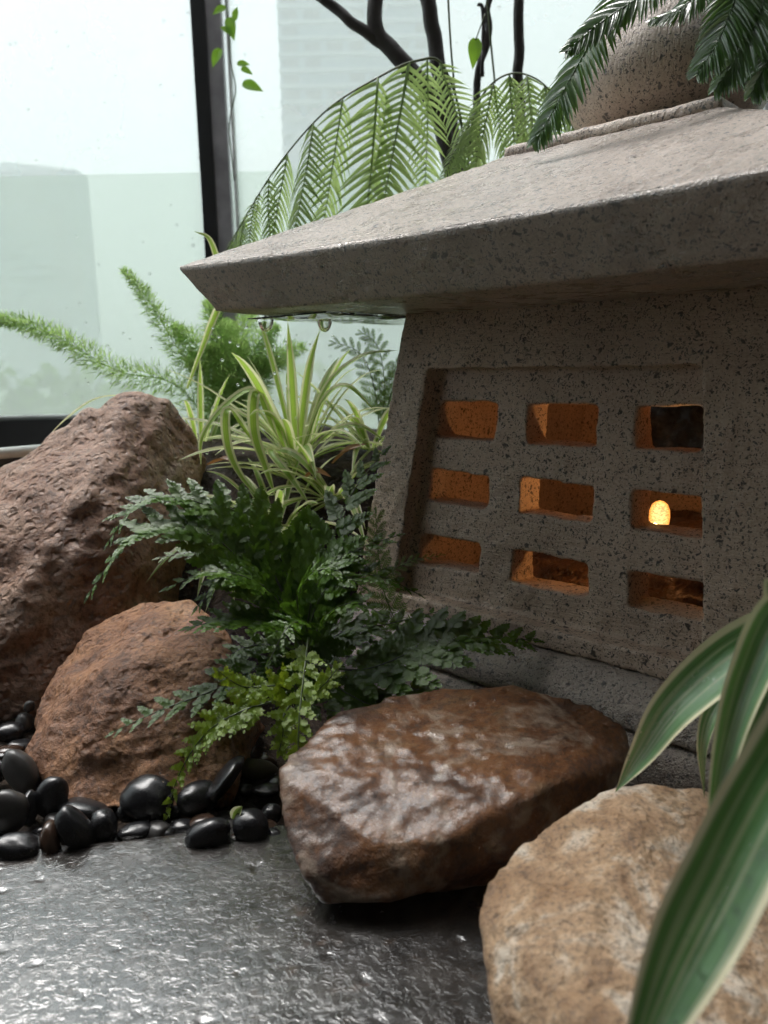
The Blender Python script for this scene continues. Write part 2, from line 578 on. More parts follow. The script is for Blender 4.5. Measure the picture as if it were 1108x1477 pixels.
sv, sf = [], []
nx, ny = 300, 190
for j in range(ny + 1):
    for i in range(nx + 1):
        x = -0.36 + 0.66 * i / nx
        y1 = slab_edge(x)
        y = 0.22 + (y1 - 0.22) * j / ny
        p = V((x, y, 0))
        r1 = fb(p, 38, 3, 3.0)
        r2 = noise.noise(p * 120)
        pit = noise.noise(p * 88 + V((9, 4, 0)))
        z = 0.00008 * r1 + 0.0001 * r2 - 0.0010 * sst(0.50, 0.78, pit)
        z -= 0.012 * sst(0.955, 1.0, j / ny) ** 2
        sv.append(V((x, y, z)))
for j in range(ny):
    for i in range(nx):
        a = j * (nx + 1) + i
        sf.append((a, a + 1, a + nx + 2, a + nx + 1))
# sides down to the bed
edge = [i for i in range(nx + 1)] + [j * (nx + 1) + nx for j in range(1, ny + 1)] + [ny * (nx + 1) + i for i in range(nx - 1, -1, -1)] + [j * (nx + 1) for j in range(ny - 1, 0, -1)]
b0 = len(sv)
for k in edge: sv.append(V((sv[k].x, sv[k].y, -0.05)))
L = len(edge)
for k in range(L):
    sf.append((edge[k], b0 + k, b0 + (k + 1) % L, edge[(k + 1) % L]))
sf.append(tuple(b0 + k for k in range(L)))
o = mk('stone_slab', sv, sf, M['slab'], origin=V((0, 0.4, -0.05)))
tag(o, 'wet dark grey stone slab with pitted surface in the foreground', 'slab')

# ================================================================== LANTERN
lan = empty('stone_lantern', (T + 0.187 * U + 0.187 * W_) * 1.0 - V((0, 0, T.z)), 'house-shaped granite lantern with hipped roof and lattice window, glowing inside', 'lantern')
CEN, BAT = 0.187, 0.14


def LW(s, h, d):
    """wall coordinates: s along the front at its top, h down, d inward"""
    k = (0.187 + BAT * h) / 0.187
    return T + U * (CEN + (s - CEN) * k) + W_ * (CEN + (d - CEN) * k) - UP * h


def wbox(s0, s1, h0, h1, d0, d1):
    v, f = box(s0, s1, d0, d1, h0, h1)
    return [LW(p.x, p.z, p.y) for p in v], [q[::-1] for q in f]


def stone_disp(amp, sc_, seed):
    def f(p, n):
        return n * (amp * fb(p, sc_, 4, seed) + 0.35 * amp * noise.noise(p * 160))
    return f


REC, THK, BK = 0.017, 0.049, 0.374
HB = 0.315
cols_ = [(0.054, 0.123), (0.158, 0.227), (0.261, 0.315)]
rows_ = [(0.090, 0.128), (0.163, 0.1975), (0.234, 0.266)]
GS = [0.0, 0.045] + [q for c in cols_ for q in c] + [0.3215, 0.374]
GH = [-0.004, 0.056] + [q for c in rows_ for q in c] + [0.296, HB]
GD = [0.0, REC, THK]


def occ(i, j, k):
    if not (0 <= i < len(GS) - 1 and 0 <= j < len(GH) - 1 and 0 <= k < 2): return False
    inside = 0 < i < len(GS) - 2 and 0 < j < len(GH) - 2
    if k == 0: return not inside
    return not (inside and i % 2 == 0 and j % 2 == 0)


lv, lf, lid = [], [], {}
rnd = random.Random(3)


def gp(i, j, k):
    if (i, j, k) not in lid:
        jt = 0.0016 if 1 < i < len(GS) - 2 and 1 < j < len(GH) - 2 else 0.0
        lid[(i, j, k)] = len(lv)
        lv.append(LW(GS[i] + rnd.uniform(-jt, jt), GH[j] + rnd.uniform(-jt, jt), GD[k]))
    return lid[(i, j, k)]


for i in range(len(GS) - 1):
    for j in range(len(GH) - 1):
        for k in range(2):
            if not occ(i, j, k): continue
            for (di, dj, dk), q in (((-1, 0, 0), ((0, 0, 0), (0, 1, 0), (0, 1, 1), (0, 0, 1))), ((1, 0, 0), ((1, 0, 0), (1, 0, 1), (1, 1, 1), (1, 1, 0))),
                                    ((0, -1, 0), ((0, 0, 0), (0, 0, 1), (1, 0, 1), (1, 0, 0))), ((0, 1, 0), ((0, 1, 0), (1, 1, 0), (1, 1, 1), (0, 1, 1))),
                                    ((0, 0, -1), ((0, 0, 0), (1, 0, 0), (1, 1, 0), (0, 1, 0))), ((0, 0, 1), ((0, 0, 1), (0, 1, 1), (1, 1, 1), (1, 0, 1)))):
                if not occ(i + di, j + dj, k + dk):
                    lf.append(tuple(gp(i + a, j + b, k + c) for a, b, c in q))


def wall_disp(p, n):
    return n * (0.0011 * fb(p, 32, 4, 1.0) + 0.0006 * noise.noise(p * 190)) + 0.0013 * noise.noise_vector(p * 48)


o = solid('wall', (lv, lf), 0.0022, 4, wall_disp, M['granite_wall'], lan)
tag(o, 'front wall carved with a three by three lattice')
for (a, b, c, d) in ((0.0, 0.034, 0.0495, BK), (0.340, 0.374, 0.0495, BK)):
    o = solid('wall', wbox(a, b, -0.004, HB, c, d), 0.006, 1, wall_disp, M['granite_wall'], lan)
# back wall with a round opening
hc, hh, hr = 0.150, 0.150, 0.058
bv_, bf_ = [], []
K = 40
for dd in (0.345, BK - 0.002):
    for ring in (0, 1):
        for k in range(K):
            q = 2 * math.pi * k / K
            cx, cz = math.cos(q), math.sin(q)
            if ring == 0: s, h = hc + hr * cx, hh + hr * cz
            else:
                sx = ((0.342 - hc) if cx > 0 else (hc - 0.032)) / max(abs(cx), 1e-6)
                sz = ((HB - hh) if cz > 0 else (hh + 0.004)) / max(abs(cz), 1e-6)
                m = min(sx, sz)
                s, h = hc + m * cx, hh + m * cz
            bv_.append(LW(s, h, dd))
for k in range(K):
    k2 = (k + 1) % K
    for a, b in ((0, K), (K, 3 * K), (3 * K, 2 * K), (2 * K, 0)):
        bf_.append((a + k, a + k2, b + k2, b + k))
o = mk('wall', bv_, bf_, M['granite_wall'], lan, smooth_=False)
tag(o, 'rear wall with a round opening')
# floor of the lantern chamber
o = mk('chamber_floor', *wbox(0.030, 0.344, 0.300, 0.3145, 0.030, 0.344), M['granite_base'], lan, smooth_=False)
# plinth and base
def ring_hull(o0, z0, o1, z1, o2=None, z2=None):
    pts = []
    for (q, z) in ((o0, z0), (o1, z1)) + (((o2, z2),) if o2 is not None else ()):
        for a in (-q, 0.374 + q):
            for b in (-q, 0.374 + q):
                pts.append(T + U * a + W_ * b + UP * z)
    return hull(pts)


o = solid('plinth', ring_hull(0.052, -HB - 0.0, 0.078, -0.334, 0.082, -0.352), 0.004, 3, stone_disp(0.0025, 22, 4.0), M['granite_base'], lan)
o = solid('base', ring_hull(0.088, -0.3525, 0.094, -0.40, 0.094, -0.44), 0.007, 2, stone_disp(0.003, 18, 6.0), M['granite_base'], lan)


# roof
def roof_disp(p, n):
    q = p - T
    s, d = q.dot(U), q.dot(W_)
    up = max(0.0, n.z)
    st = noise.noise(V((s * 330, d * 22, p.z * 30)))
    e = min(abs(s - 0.187), abs(d - 0.187)) / 0.35
    return n * (0.0009 * fb(p, 26, 4, 2.0) + 0.0007 * st * up) + UP * (0.006 * e * e)


rp_ = []
for (qa, qb, z) in ((0.116, 0.120, 0.0008), (0.138, 0.146, 0.004), (0.159, 0.174, 0.0455), (0.158, 0.173, 0.0495), (-0.077, -0.077, 0.160)):
    rp_ += [T + U * a + W_ * b + UP * z for a in (-qa, 0.374 + qa) for b in (-qb, 0.374 + qb)]
o = solid('roof', hull(rp_), 0.0030, 1, roof_disp, M['granite_roof'], lan)
o = solid('roof_cap', hull([T + U * a + W_ * b + UP * z for (q, z) in ((-0.075, 0.158), (-0.076, 0.169), (-0.081, 0.172)) for a in (-q, 0.374 + q) for b in (-q, 0.374 + q)]),
          0.0032, 2, stone_disp(0.0010, 40, 3.0), M['granite_ball'], lan)
# finial: flattened ball with a point, lathed
AX = T + U * 0.196 + W_ * 0.196
prof = [(0.0, 0.172), (0.060, 0.172), (0.075, 0.178), (0.092, 0.195), (0.101, 0.218), (0.101, 0.240), (0.093, 0.263), (0.078, 0.282), (0.056, 0.297), (0.036, 0.306), (0.024, 0.314), (0.020, 0.328), (0.014, 0.345), (0.0, 0.358)]
pp = smooth([V((r, 0, z)) for r, z in prof], 60)
fv, ff = [], []
SG = 80
for p in pp:
    for k in range(SG):
        q = 2 * math.pi * k / SG
        pt = AX + V((max(p.x, 0.0003) * math.cos(q), max(p.x, 0.0003) * math.sin(q), p.z))
        fv.append(pt + 0.0016 * noise.noise_vector(pt * 40))
for i in range(len(pp) - 1):
    for k in range(SG):
        ff.append((i * SG + k, i * SG + (k + 1) % SG, (i + 1) * SG + (k + 1) % SG, (i + 1) * SG + k))
mk('finial', fv, ff, M['granite_ball'], lan)

# bulb inside: a ribbed candle-shaped bulb
BP = at(951, 752, 0.738)
bl = empty('candle_bulb', BP - V((0, 0, 0.03)), 'small glowing amber candle bulb inside the stone lantern', 'light bulb')


def lathe(c, prof_, n=16, axis=UP):
    v, f = [], []
    for r, z in prof_:
        for k in range(n):
            q = 2 * math.pi * k / n
            v.append(c + V((r * math.cos(q), r * math.sin(q), z)))
    for i in range(len(prof_) - 1):
        for k in range(n):
            f.append((i * n + k, i * n + (k + 1) % n, (i + 1) * n + (k + 1) % n, (i + 1) * n + k))
    return v, f


mk('bulb', *lathe(BP, [(0.0002, -0.017), (0.0045, -0.0165), (0.0070, -0.013), (0.0088, -0.005), (0.0098, 0.004), (0.0094, 0.011), (0.0074, 0.0165), (0.004, 0.0195), (0.0002, 0.0205)], 24), M['bulb'], bl)
mk('filament', *lathe(BP + V((-0.0068, -0.0078, -0.002)), [(0.0002, -0.0022), (0.002, -0.0015), (0.0028, 0), (0.002, 0.0015), (0.0002, 0.0022)], 10), M['bulb_core'], bl)
mk('socket', *lathe(BP - V((0, 0, 0.0165)), [(0.0002, 0.0), (0.006, 0.0), (0.0065, -0.012), (0.005, -0.014), (0.0002, -0.014)], 14), M['stem_brown'], bl)
pl = bpy.data.lights.new('bulb_light', 'POINT')
pl.energy = 0.17
pl.color = (1.0, 0.46, 0.15)
pl.shadow_soft_size = 0.008
po = bpy.data.objects.new('bulb_light', pl)
po.location = V((0, 0, 0.033)) + V((0.004, 0.012, 0.008))
po.parent = bl
col.objects.link(po)

# driftwood inside and behind the lantern
def bark_disp(seed):
    def f(p, n):
        q = p - T
        st = V((q.dot(U) * 26, q.dot(W_) * 90, p.z * 160))
        return n * (0.009 * fb(st * 0.35, 1.0, 5, seed) + 0.004 * noise.noise(st))
    return f


pts = [LW(s, h, d) for s, h, d in ((0.10, 0.297, 0.07), (0.335, 0.297, 0.06), (0.335, 0.297, 0.33), (0.10, 0.297, 0.33), (0.13, 0.245, 0.13), (0.32, 0.225, 0.15), (0.33, 0.225, 0.30), (0.14, 0.25, 0.30), (0.30, 0.25, 0.08))]
o = solid('driftwood', hull(pts), 0.005, 4, bark_disp(2.0), M['bark'], None, LW(0.2, 0.298, 0.2))
tag(o, 'rough brown driftwood lying on the floor inside the lantern', 'driftwood')
pts = [LW(s, h, d) for s, h, d in ((0.06, 0.26, 0.30), (0.30, 0.19, 0.18), (0.315, 0.20, 0.20), (0.09, 0.275, 0.32), (0.30, 0.165, 0.21), (0.06, 0.24, 0.325))]
pts = [LW(0.225, 0.165, 0.27) + q for q in (V((0, 0, 0)),)] + [LW(s, h, d) for s, h, d in ((0.225, 0.18, 0.275), (0.215, 0.17, 0.285), (0.335, 0.245, 0.14), (0.335, 0.225, 0.16), (0.325, 0.255, 0.16))]
o = solid('driftwood', hull(pts), 0.003, 3, stone_disp(0.004, 60, 5.0), M['bark'], None, LW(0.33, 0.25, 0.15))
tag(o, 'amber-lit slanting wooden stick behind the glowing bulb', 'driftwood')
pts = [T + U * s + W_ * d + UP * z for s, d, z in ((-0.2, 0.50, -0.41), (0.40, 0.50, -0.41), (-0.2, 0.75, -0.41), (0.40, 0.75, -0.41), (-0.17, 0.52, 0.03), (0.35, 0.51, 0.03), (-0.15, 0.68, 0.03), (0.3, 0.68, 0.02))]
o = solid('dark_rock', hull(pts), 0.009, 4, lambda p, n: n * (0.03 * fb(p, 18, 5, 8.0) + 0.006 * noise.noise(p * 120)), rockmat('black_rock', [(0.010, 0.010, 0.011), (0.05, 0.047, 0.045), (0.34, 0.31, 0.28)], 30, (0.3, 0.5), 0.8), None, T + U * 0.35 + W_ * 0.62 - V((0, 0, 0.41)))  # palest colour paints in grey glints of light on the unlit rock
tag(o, 'rugged black rock seen through the upper right lattice opening', 'rock')

# water hanging under the eave
def eave(a, b, z=0.0): return T + U * a + W_ * b + UP * z


wv, wf = [], []
na, nb = 60, 14
for j in range(nb + 1):
    for i in range(na + 1):
        a = -0.128 + 0.125 * j / nb
        b = -0.112 + 0.30 * i / na
        p = eave(a, b)
        e = min(i, na - i, 3 * j, 3 * (nb - j)) / 6
        z = 0.0012 - 0.0042 * min(1, e) * (0.5 + 0.6 * noise.noise(p * 30))
        wv.append(p + UP * z)
for j in range(nb):
    for i in range(na):
        k = j * (na + 1) + i
        wf.append((k, k + 1, k + na + 2, k + na + 1))
n0 = len(wv)
for j in range(nb + 1):
    for i in range(na + 1):
        wv.append(wv[j * (na + 1) + i].copy())
        wv[-1].z = T.z + 0.0022
for j in range(nb):
    for i in range(na):
        k = n0 + j * (na + 1) + i
        wf.append((k, k + na + 1, k + na + 2, k + 1))
bd = [i for i in range(na + 1)] + [j * (na + 1) + na for j in range(1, nb + 1)] + [nb * (na + 1) + i for i in range(na - 1, -1, -1)] + [j * (na + 1) for j in range(nb - 1, 0, -1)]
for k in range(len(bd)):
    a, b = bd[k], bd[(k + 1) % len(bd)]
    wf.append((a, n0 + a, n0 + b, b))
o = mk('water_film', wv, wf, M['water'], origin=eave(-0.07, 0.0, 0.0))
tag(o, 'clear film of water clinging under the lantern eave', 'water')
for px, py, lab in ((383, 452, 'water drop hanging under the eave nearer its corner'), (468, 456, 'water drop hanging under the eave nearer the lantern wall')):
    P = at(px, py, 0.90 if px < 400 else 0.93)
    P.z = T.z - 0.004
    o = mk('water_drop', *lathe(P, [(0.0002, 0.010), (0.010, 0.007), (0.0085, 0.002), (0.0068, -0.003), (0.0045, -0.0062), (0.002, -0.0075), (0.0002, -0.0078)], 20), M['water'], origin=P)
    tag(o, lab, 'water drop')


# ================================================================== ROCKS
def rock_disp(a1, s1, a2, s2, a3, seed, ridge=0.0):
    def f(p, n):
        d = a1 * fb(p, s1, 4, seed) + a2 * fb(p, s2, 5, seed + 3) + a3 * noise.noise(p * 210)
        if ridge: d -= ridge * sst(0.12, 0.0, abs(noise.noise(p * s1 * 1.1 + V((seed, 0, 3)))))
        return n * d + 0.6 * a2 * noise.noise_vector(p * s2 * 0.8)
    return f


RA = [at(-100, 760, 0.98), at(-10, 698, 0.97), at(60, 638, 0.96), at(132, 592, 0.97), at(185, 571, 0.98), at(245, 576, 1.0), at(280, 612, 1.02), at(298, 660, 1.02),
      at(-100, 770, 0.84), at(50, 735, 0.83), at(120, 700, 0.84), at(185, 672, 0.88), at(245, 690, 0.93),
      at(-90, 1040, 0.735), at(60, 1030, 0.745), at(150, 1025, 0.76), at(225, 960, 0.82), at(272, 800, 0.95), at(268, 880, 0.90),
      at(20, 880, 0.77), at(150, 860, 0.80), at(-60, 740, 1.2), at(200, 640, 1.2), V((-0.55, 1.2, 0)), V((-0.25, 1.2, 0)), V((-0.6, 0.75, -0.03)), V((-0.28, 0.85, -0.03))]
o = solid('boulder', hull(RA), 0.0042, 9, rock_disp(0.013, 7, 0.0034, 40, 0.0008, 1.5, 0.003), M['red_rock'], None, V((-0.38, 0.95, -0.02)))
tag(o, 'largest rock, rough reddish brown boulder at the left edge', 'rock')
RB = [at(48, 1040, 0.70), at(75, 970, 0.73), at(130, 905, 0.77), at(200, 872, 0.78), at(275, 862, 0.78), at(330, 900, 0.76),
      at(120, 985, 0.665), at(165, 962, 0.66), at(300, 950, 0.66), at(340, 960, 0.66), at(90, 1060, 0.645),
      at(100, 1165, 0.59), at(190, 1182, 0.578), at(330, 1160, 0.60), at(50, 1100, 0.64), at(370, 1060, 0.66), V((-0.33, 0.72, -0.02)), V((-0.16, 0.8, -0.02)), V((-0.3, 0.82, 0.0)), V((-0.12, 0.72, 0))]
o = solid('rock', hull(RB), 0.0032, 3, rock_disp(0.007, 11, 0.0026, 52, 0.0007, 5.5, 0.002), M['brown_rock'], None, V((-0.24, 0.68, -0.02)))
tag(o, 'dry orange brown rock behind the black pebbles, under the fern', 'rock')
RC = [at(400, 1112, 0.515), at(420, 1085, 0.535), at(480, 1032, 0.57), at(560, 1002, 0.60), at(640, 988, 0.615), at(760, 990, 0.605), at(850, 1015, 0.585), at(900, 1050, 0.56), at(914, 1092, 0.54),
      at(545, 1222, 0.452), at(640, 1215, 0.452), at(760, 1150, 0.475), at(500, 1300, 0.445), at(560, 1302, 0.440), at(640, 1270, 0.450), at(745, 1222, 0.465), at(800, 1180, 0.485), at(880, 1130, 0.52),
      at(412, 1195, 0.482), at(440, 1262, 0.455), at(465, 1300, 0.450), V((-0.03, 0.50, -0.01)), V((0.1, 0.50, -0.01)), V((0.15, 0.56, 0.0)), V((0.0, 0.6, 0.0))]
o = solid('rock', hull(RC), 0.0026, 3, rock_disp(0.0045, 10, 0.0012, 60, 0.0004, 9.1), M['wet_rock'], None, V((0.05, 0.52, -0.01)))
tag(o, 'wet glossy dark brown rock in front of the lantern', 'rock')
RD = [at(688, 1330, 0.362), at(700, 1270, 0.385), at(745, 1218, 0.41), at(800, 1180, 0.43), at(865, 1145, 0.445), at(930, 1132, 0.452), at(1010, 1138, 0.452), at(1080, 1165, 0.45),
      at(760, 1330, 0.345), at(860, 1290, 0.355), at(700, 1420, 0.335), at(725, 1520, 0.315), at(900, 1560, 0.27), at(1180, 1250, 0.42), at(1250, 1400, 0.36), at(1200, 1560, 0.28),
      at(820, 1450, 0.30), V((0.06, 0.36, 0.0)), V((0.12, 0.44, 0)), V((0.32, 0.44, 0)), V((0.32, 0.28, 0)), V((0.07, 0.30, 0.0))]
o = solid('rock', hull(RD), 0.0026, 7, rock_disp(0.004, 14, 0.0010, 60, 0.0003, 12.4), M['tan_rock'], None, V((0.19, 0.36, -0.01)))
tag(o, 'pale tan rock in the right foreground beneath the striped leaves', 'rock')


# ================================================================== PEBBLES
def pebble_mesh(name, seed, mat):
    bm = bmesh.new()
    bmesh.ops.create_icosphere(bm, subdivisions=4, radius=0.5)
    for v in bm.verts:
        p = v.co.copy()
        k = 1 + 0.22 * noise.noise(p * 1.7 + V((seed * 7.1, seed, 0))) + 0.05 * noise.noise(p * 4 + V((seed, 3, 0)))
        v.co = V((math.copysign(abs(p.x * 2) ** 0.9 / 2, p.x), math.copysign(abs(p.y * 2) ** 0.9 / 2, p.y), p.z)) * k
    me = bpy.data.meshes.new(name)
    bm.to_mesh(me)
    bm.free()
    me.polygons.foreach_set('use_smooth', [True] * len(me.polygons))
    me.materials.append(mat)
    return me


PM = {k: [pebble_mesh('pebble', i + (0 if k == 'b' else 10 if k == 'g' else 20), M[mm]) for i in range(n)]
      for k, n, mm in (('b', 6, 'pebble_black'), ('g', 3, 'pebble_grey'), ('n', 2, 'pebble_brown'), ('t', 1, 'stone_tan'))}
CR = CM.to_3x3()
# px, py, width px, height px, lean in the picture (deg), depth factor, tone, label (None = indistinguishable filler), Y or None
PEB = [
    (31, 1112, 40, 66, -28, 0.55, 'g', 'upright grey pebble leaning against the left rock, biggest of the matte ones'),
    (75, 1149, 43, 57, 5, 0.7, 'b', 'upright oval black pebble at the lower left corner of the orange rock'),
    (12, 1172, 50, 62, 12, 0.7, 'g', 'smooth dark grey pebble cut by the left edge of the photo'),
    (24, 1221, 58, 38, 6, 0.8, 'b', 'wide black pebble at far left resting on the wet slab edge'),
    (42, 1166, 20, 46, 0, 0.9, 'b', 'narrow black pebble squeezed between the grey and the oval pebble'),
    (74, 1211, 25, 46, -14, 0.8, 'n', 'small brownish upright pebble at the slab edge'),
    (107, 1196, 36, 66, -36, 0.6, 'b', 'flat black pebble leaning right next to the brownish one'),
    (122, 1168, 66, 26, 12, 0.8, 'b', 'thin flat pebble lying across at the foot of the orange rock'),
    (149, 1191, 35, 46, -8, 0.8, 'b', 'rounded black pebble with a soft highlight, right of the leaning flat one'),
    (183, 1170, 24, 30, 10, 0.9, 'b', 'little round black pebble with a bright spot beside the big flat-topped one'),
    (214, 1152, 76, 62, 0, 0.8, 'b', 'big flat-topped black pebble below the tip of the lime frond'),
    (12, 1058, 38, 28, 0, 0.9, 'b', 'round black pebble between the boulder and the grey upright pebble'),
    (36, 1041, 22, 26, -20, 0.9, 'g', 'small grey pebble wedged between boulder and orange rock'),
    (43, 1019, 14, 16, 20, 0.9, 'g', 'tiny pale pebble high against the boulder'),
    (12, 1083, 36, 15, 0, 1.0, 'n', 'flat brown pebble behind the upright grey one'),
    (-2, 1112, 24, 30, 0, 0.9, 'b', 'black pebble half outside the left edge, behind the grey one'),
    (217, 1100, 42, 62, 4, 0.6, 'b', 'tall black pebble standing in shade against the orange rock'),
    (285, 1152, 56, 46, 0, 0.8, 'b', 'plump black pebble with a bright top, right of the lime frond tip'),
    (322, 1126, 26, 82, 38, 0.9, 'b', 'long finger-shaped black pebble slanting down to the right'),
    (300, 1203, 64, 42, -14, 0.75, 'b', 'shiny wet black pebble lying on the slab in front of the others'),
    (360, 1192, 52, 48, 0, 0.8, 'b', 'black pebble just right of the shiny one on the slab'),
    (384, 1139, 38, 18, 0, 1.0, 'b', 'thin black pebble next to the wet brown rock, above the others'),
    (392, 1173, 30, 26, 0, 1.0, 'b', 'small black pebble touching the left side of the wet brown rock'),
    (370, 1108, 58, 26, 8, 0.8, 't', 'rough tan stone chip among the black pebbles'),
]
rnd = random.Random(11)
pcount = 0


def pebble(P, w_, h_, dfac, lean, tone, label=None, yaw=0.0, group='black pebbles between the rocks'):
    global pcount
    ms = PM[tone]
    o = bpy.data.objects.new('pebble', ms[pcount % len(ms)])
    pcount += 1
    col.objects.link(o)
    Rm = CR @ Matrix.Rotation(R(-lean), 3, 'Z') @ Matrix.Rotation(yaw, 3, 'Y')
    w_, h_ = w_ * 0.88, h_ * 0.88
    o.matrix_world = Matrix.Translation(P) @ (Rm @ Matrix.Diagonal((w_, h_, max(w_, h_) * dfac))).to_4x4()
    tag(o, label or 'small dark pebble packed in the shade underneath the larger pebbles', 'pebble', group)


for px, py, wp, hp, lean, df, tone, lab in PEB:
    g = gz(px, py + hp * 0.5, -0.004)
    Y = g.y + 0.006
    if px < 60 and py < 1100: Y = min(Y, 0.735)
    P = at(px, py, Y)
    s = (P - V((0, 0, CAMZ))).length / FPX * 1.06
    pebble(P, wp * s, hp * s, df, lean, tone, lab, rnd.uniform(-0.3, 0.3))
fill = [(20, 1145), (55, 1190), (90, 1178), (130, 1205), (165, 1200), (195, 1195), (240, 1190), (250, 1165), (262, 1185), (330, 1180), (345, 1160), (300, 1165), (320, 1165), (270, 1130), (250, 1110),
        (380, 1190), (355, 1130), (400, 1120), (330, 1085), (300, 1095), (0, 1200), (50, 1215), (-15, 1150), (0, 1085), (30, 1070), (25, 1030), (5, 1032), (385, 1090), (350, 1075), (180, 1140), (225, 1190), (290, 1180), (-10, 1060), (335, 1205), (395, 1200)]
for px, py in fill:
    P = gz(px, py, 0.0)
    P.z = -0.006 + rnd.uniform(-0.004, 0.004)
    s = rnd.uniform(0.016, 0.026)
    pebble(P, s * rnd.uniform(1.0, 1.4), s * 0.7, 0.8, rnd.uniform(-20, 20), rnd.choice('bbgn'), None, rnd.uniform(-1, 1))


# ================================================================== FERNS
def pinnule(verts, faces, o, ax, side, nz, L_, wd, teeth=5, cup=0.15):
    """toothed leaflet from o along ax"""
    b = len(verts)
    mids, rows = [], []
    for i in range(teeth + 1):
        t = i / teeth
        m = o + ax * (L_ * t) - nz * (cup * L_ * t * t * 0.6)
        mids.append(len(verts))
        verts.append(m)
    for sgn in (1, -1):
        prev = None
        for i in range(teeth):
            t = i / teeth
            wn = wd * L_ * (0.25 + 1.0 * math.sin(math.pi * min(1, (t * 0.86 + 0.10)))) * 0.5
            wt = wd * L_ * (0.30 + 1.0 * math.sin(math.pi * min(1, ((t + 0.6 / teeth) * 0.86 + 0.10)))) * 0.62
            pn = o + ax * (L_ * (t + 0.02)) + side * (sgn * wn * 0.75) + nz * (cup * wn - cup * L_ * t * t * 0.6)
            t2 = t + 0.95 / teeth
            pt = o + ax * (L_ * t2) + side * (sgn * wt) + nz * (cup * wt * 0.9 - cup * L_ * t2 * t2 * 0.6)
            ni = len(verts)
            verts.append(pn)
            verts.append(pt)
            q = (mids[i], ni, ni + 1, mids[i + 1])
            faces.append(q if sgn < 0 else q[::-1])
            if prev is not None:
                q = (mids[i], prev, ni)
                faces.append(q if sgn < 0 else q[::-1])
            prev = ni + 1


def pinna_leather(name, seed, mat, n=8, wd=0.64, lmax=0.26, ang=48, teeth=5, droop=0.16):
    """one pinna, unit long on +X, leaflets toothed"""
    r = random.Random(seed)
    v, f = [], []
    X, Y, Z = V((1, 0, 0)), V((0, 1, 0)), V((0, 0, 1))
    def ctr(t): return V((t, 0.03 * math.sin(3 * t + seed), -droop * t * t))
    for i in range(n):
        t = 0.04 + 0.90 * i / n
        for sgn in (1, -1):
            tt = t + (0.03 if sgn > 0 else 0)
            a = R(ang + r.uniform(-7, 7) - 12 * tt)
            ax = (X * math.cos(a) + Y * (sgn * math.sin(a)) + Z * r.uniform(-0.30, 0.12)).normalized()
            sd = Z.cross(ax).normalized()
            tw = r.uniform(-0.35, 0.35)
            nz = (Z * math.cos(tw) + sd * math.sin(tw)).normalized()
            sd = nz.cross(ax).normalized()
            l = (lmax * (1 - tt) ** 0.62 + 0.045) * r.uniform(0.9, 1.1)
            pinnule(v, f, ctr(tt), ax, sd, nz, l, wd, teeth)
    pinnule(v, f, ctr(0.90), X, Y, Z, 0.14, 0.5, 3)
    cv, cf = tube([ctr(i / 8) for i in range(9)], lambda t: 0.010 * (1 - 0.7 * t), 5)
    b = len(v)
    v += cv
    f += [tuple(i + b for i in q) for q in cf]
    me = bpy.data.meshes.new(name)
    me.from_pydata(v, [], f)
    me.materials.append(mat)
    me.polygons.foreach_set('use_smooth', [True] * len(me.polygons))
    return me


def pinna_comb(name, seed, mat, n=21, lmax=0.23, wd=0.024, droop=0.3, ang=66, curl=0.25):
    """one pinna with narrow comb-like leaflets, unit long on +X"""
    r = random.Random(seed)
    v, f = [], []
    X, Y, Z = V((1, 0, 0)), V((0, 1, 0)), V((0, 0, 1))
    def ctr(t): return V((t, 0.0, -droop * t * t))
    for i in range(n):
        t = 0.03 + 0.95 * i / n
        for sgn in (1, -1):
            a = R(ang + r.uniform(-8, 8) - 18 * t)
            l = lmax * (math.sin(math.pi * min(1.0, 0.22 + 0.80 * t)) ** 0.7 * 0.9 + 0.06) * r.uniform(0.82, 1.08)
            ax = X * math.cos(a) + Y * (sgn * math.sin(a))
            sd = Z.cross(ax).normalized()
            tw = r.uniform(-0.2, 0.5)
            b = len(v)
            for k in range(5):
                q = k / 4
                w2 = wd * (1.0, 0.95, 0.8, 0.5, 0.05)[k]
                m = ctr(t) + ax * (l * q) + X * (curl * l * q * q * 0.5) - Z * (curl * l * q * q)
                v.append(m + sd * w2 * 0.5 + Z * (w2 * 0.5 * math.sin(tw) + 0.1 * w2))
                v.append(m - Z * 0.15 * w2)
                v.append(m - sd * w2 * 0.5 - Z * (w2 * 0.5 * math.sin(tw) - 0.1 * w2))
            for k in range(4):
                for c in range(2):
                    f.append((b + 3 * k + c, b + 3 * k + c + 1, b + 3 * k + c + 4, b + 3 * k + c + 3))
    cv, cf = tube([ctr(i / 10) for i in range(11)], lambda t: 0.0075 * (1 - 0.75 * t), 5)
    b = len(v)
    v += cv
    f += [tuple(i + b for i in q) for q in cf]
    me = bpy.data.meshes.new(name)
    me.from_pydata(v, [], f)
    me.materials.append(mat)
    me.polygons.foreach_set('use_smooth', [True] * len(me.polygons))
    return me


def place(name, me, parent, o_, x, z, sx, sy=None):
    x = x.normalized()
    z = (z - x * z.dot(x)).normalized()
    y = z.cross(x)
    ob = bpy.data.objects.new(name, me)
    col.objects.link(ob)
    ob.parent = parent
    sy = sx if sy is None else sy
    Mx = Matrix((x * sx, y * sy, z * sx)).transposed().to_4x4()
    ob.matrix_basis = Matrix.Translation(o_ - org(parent)) @ Mx
    return ob


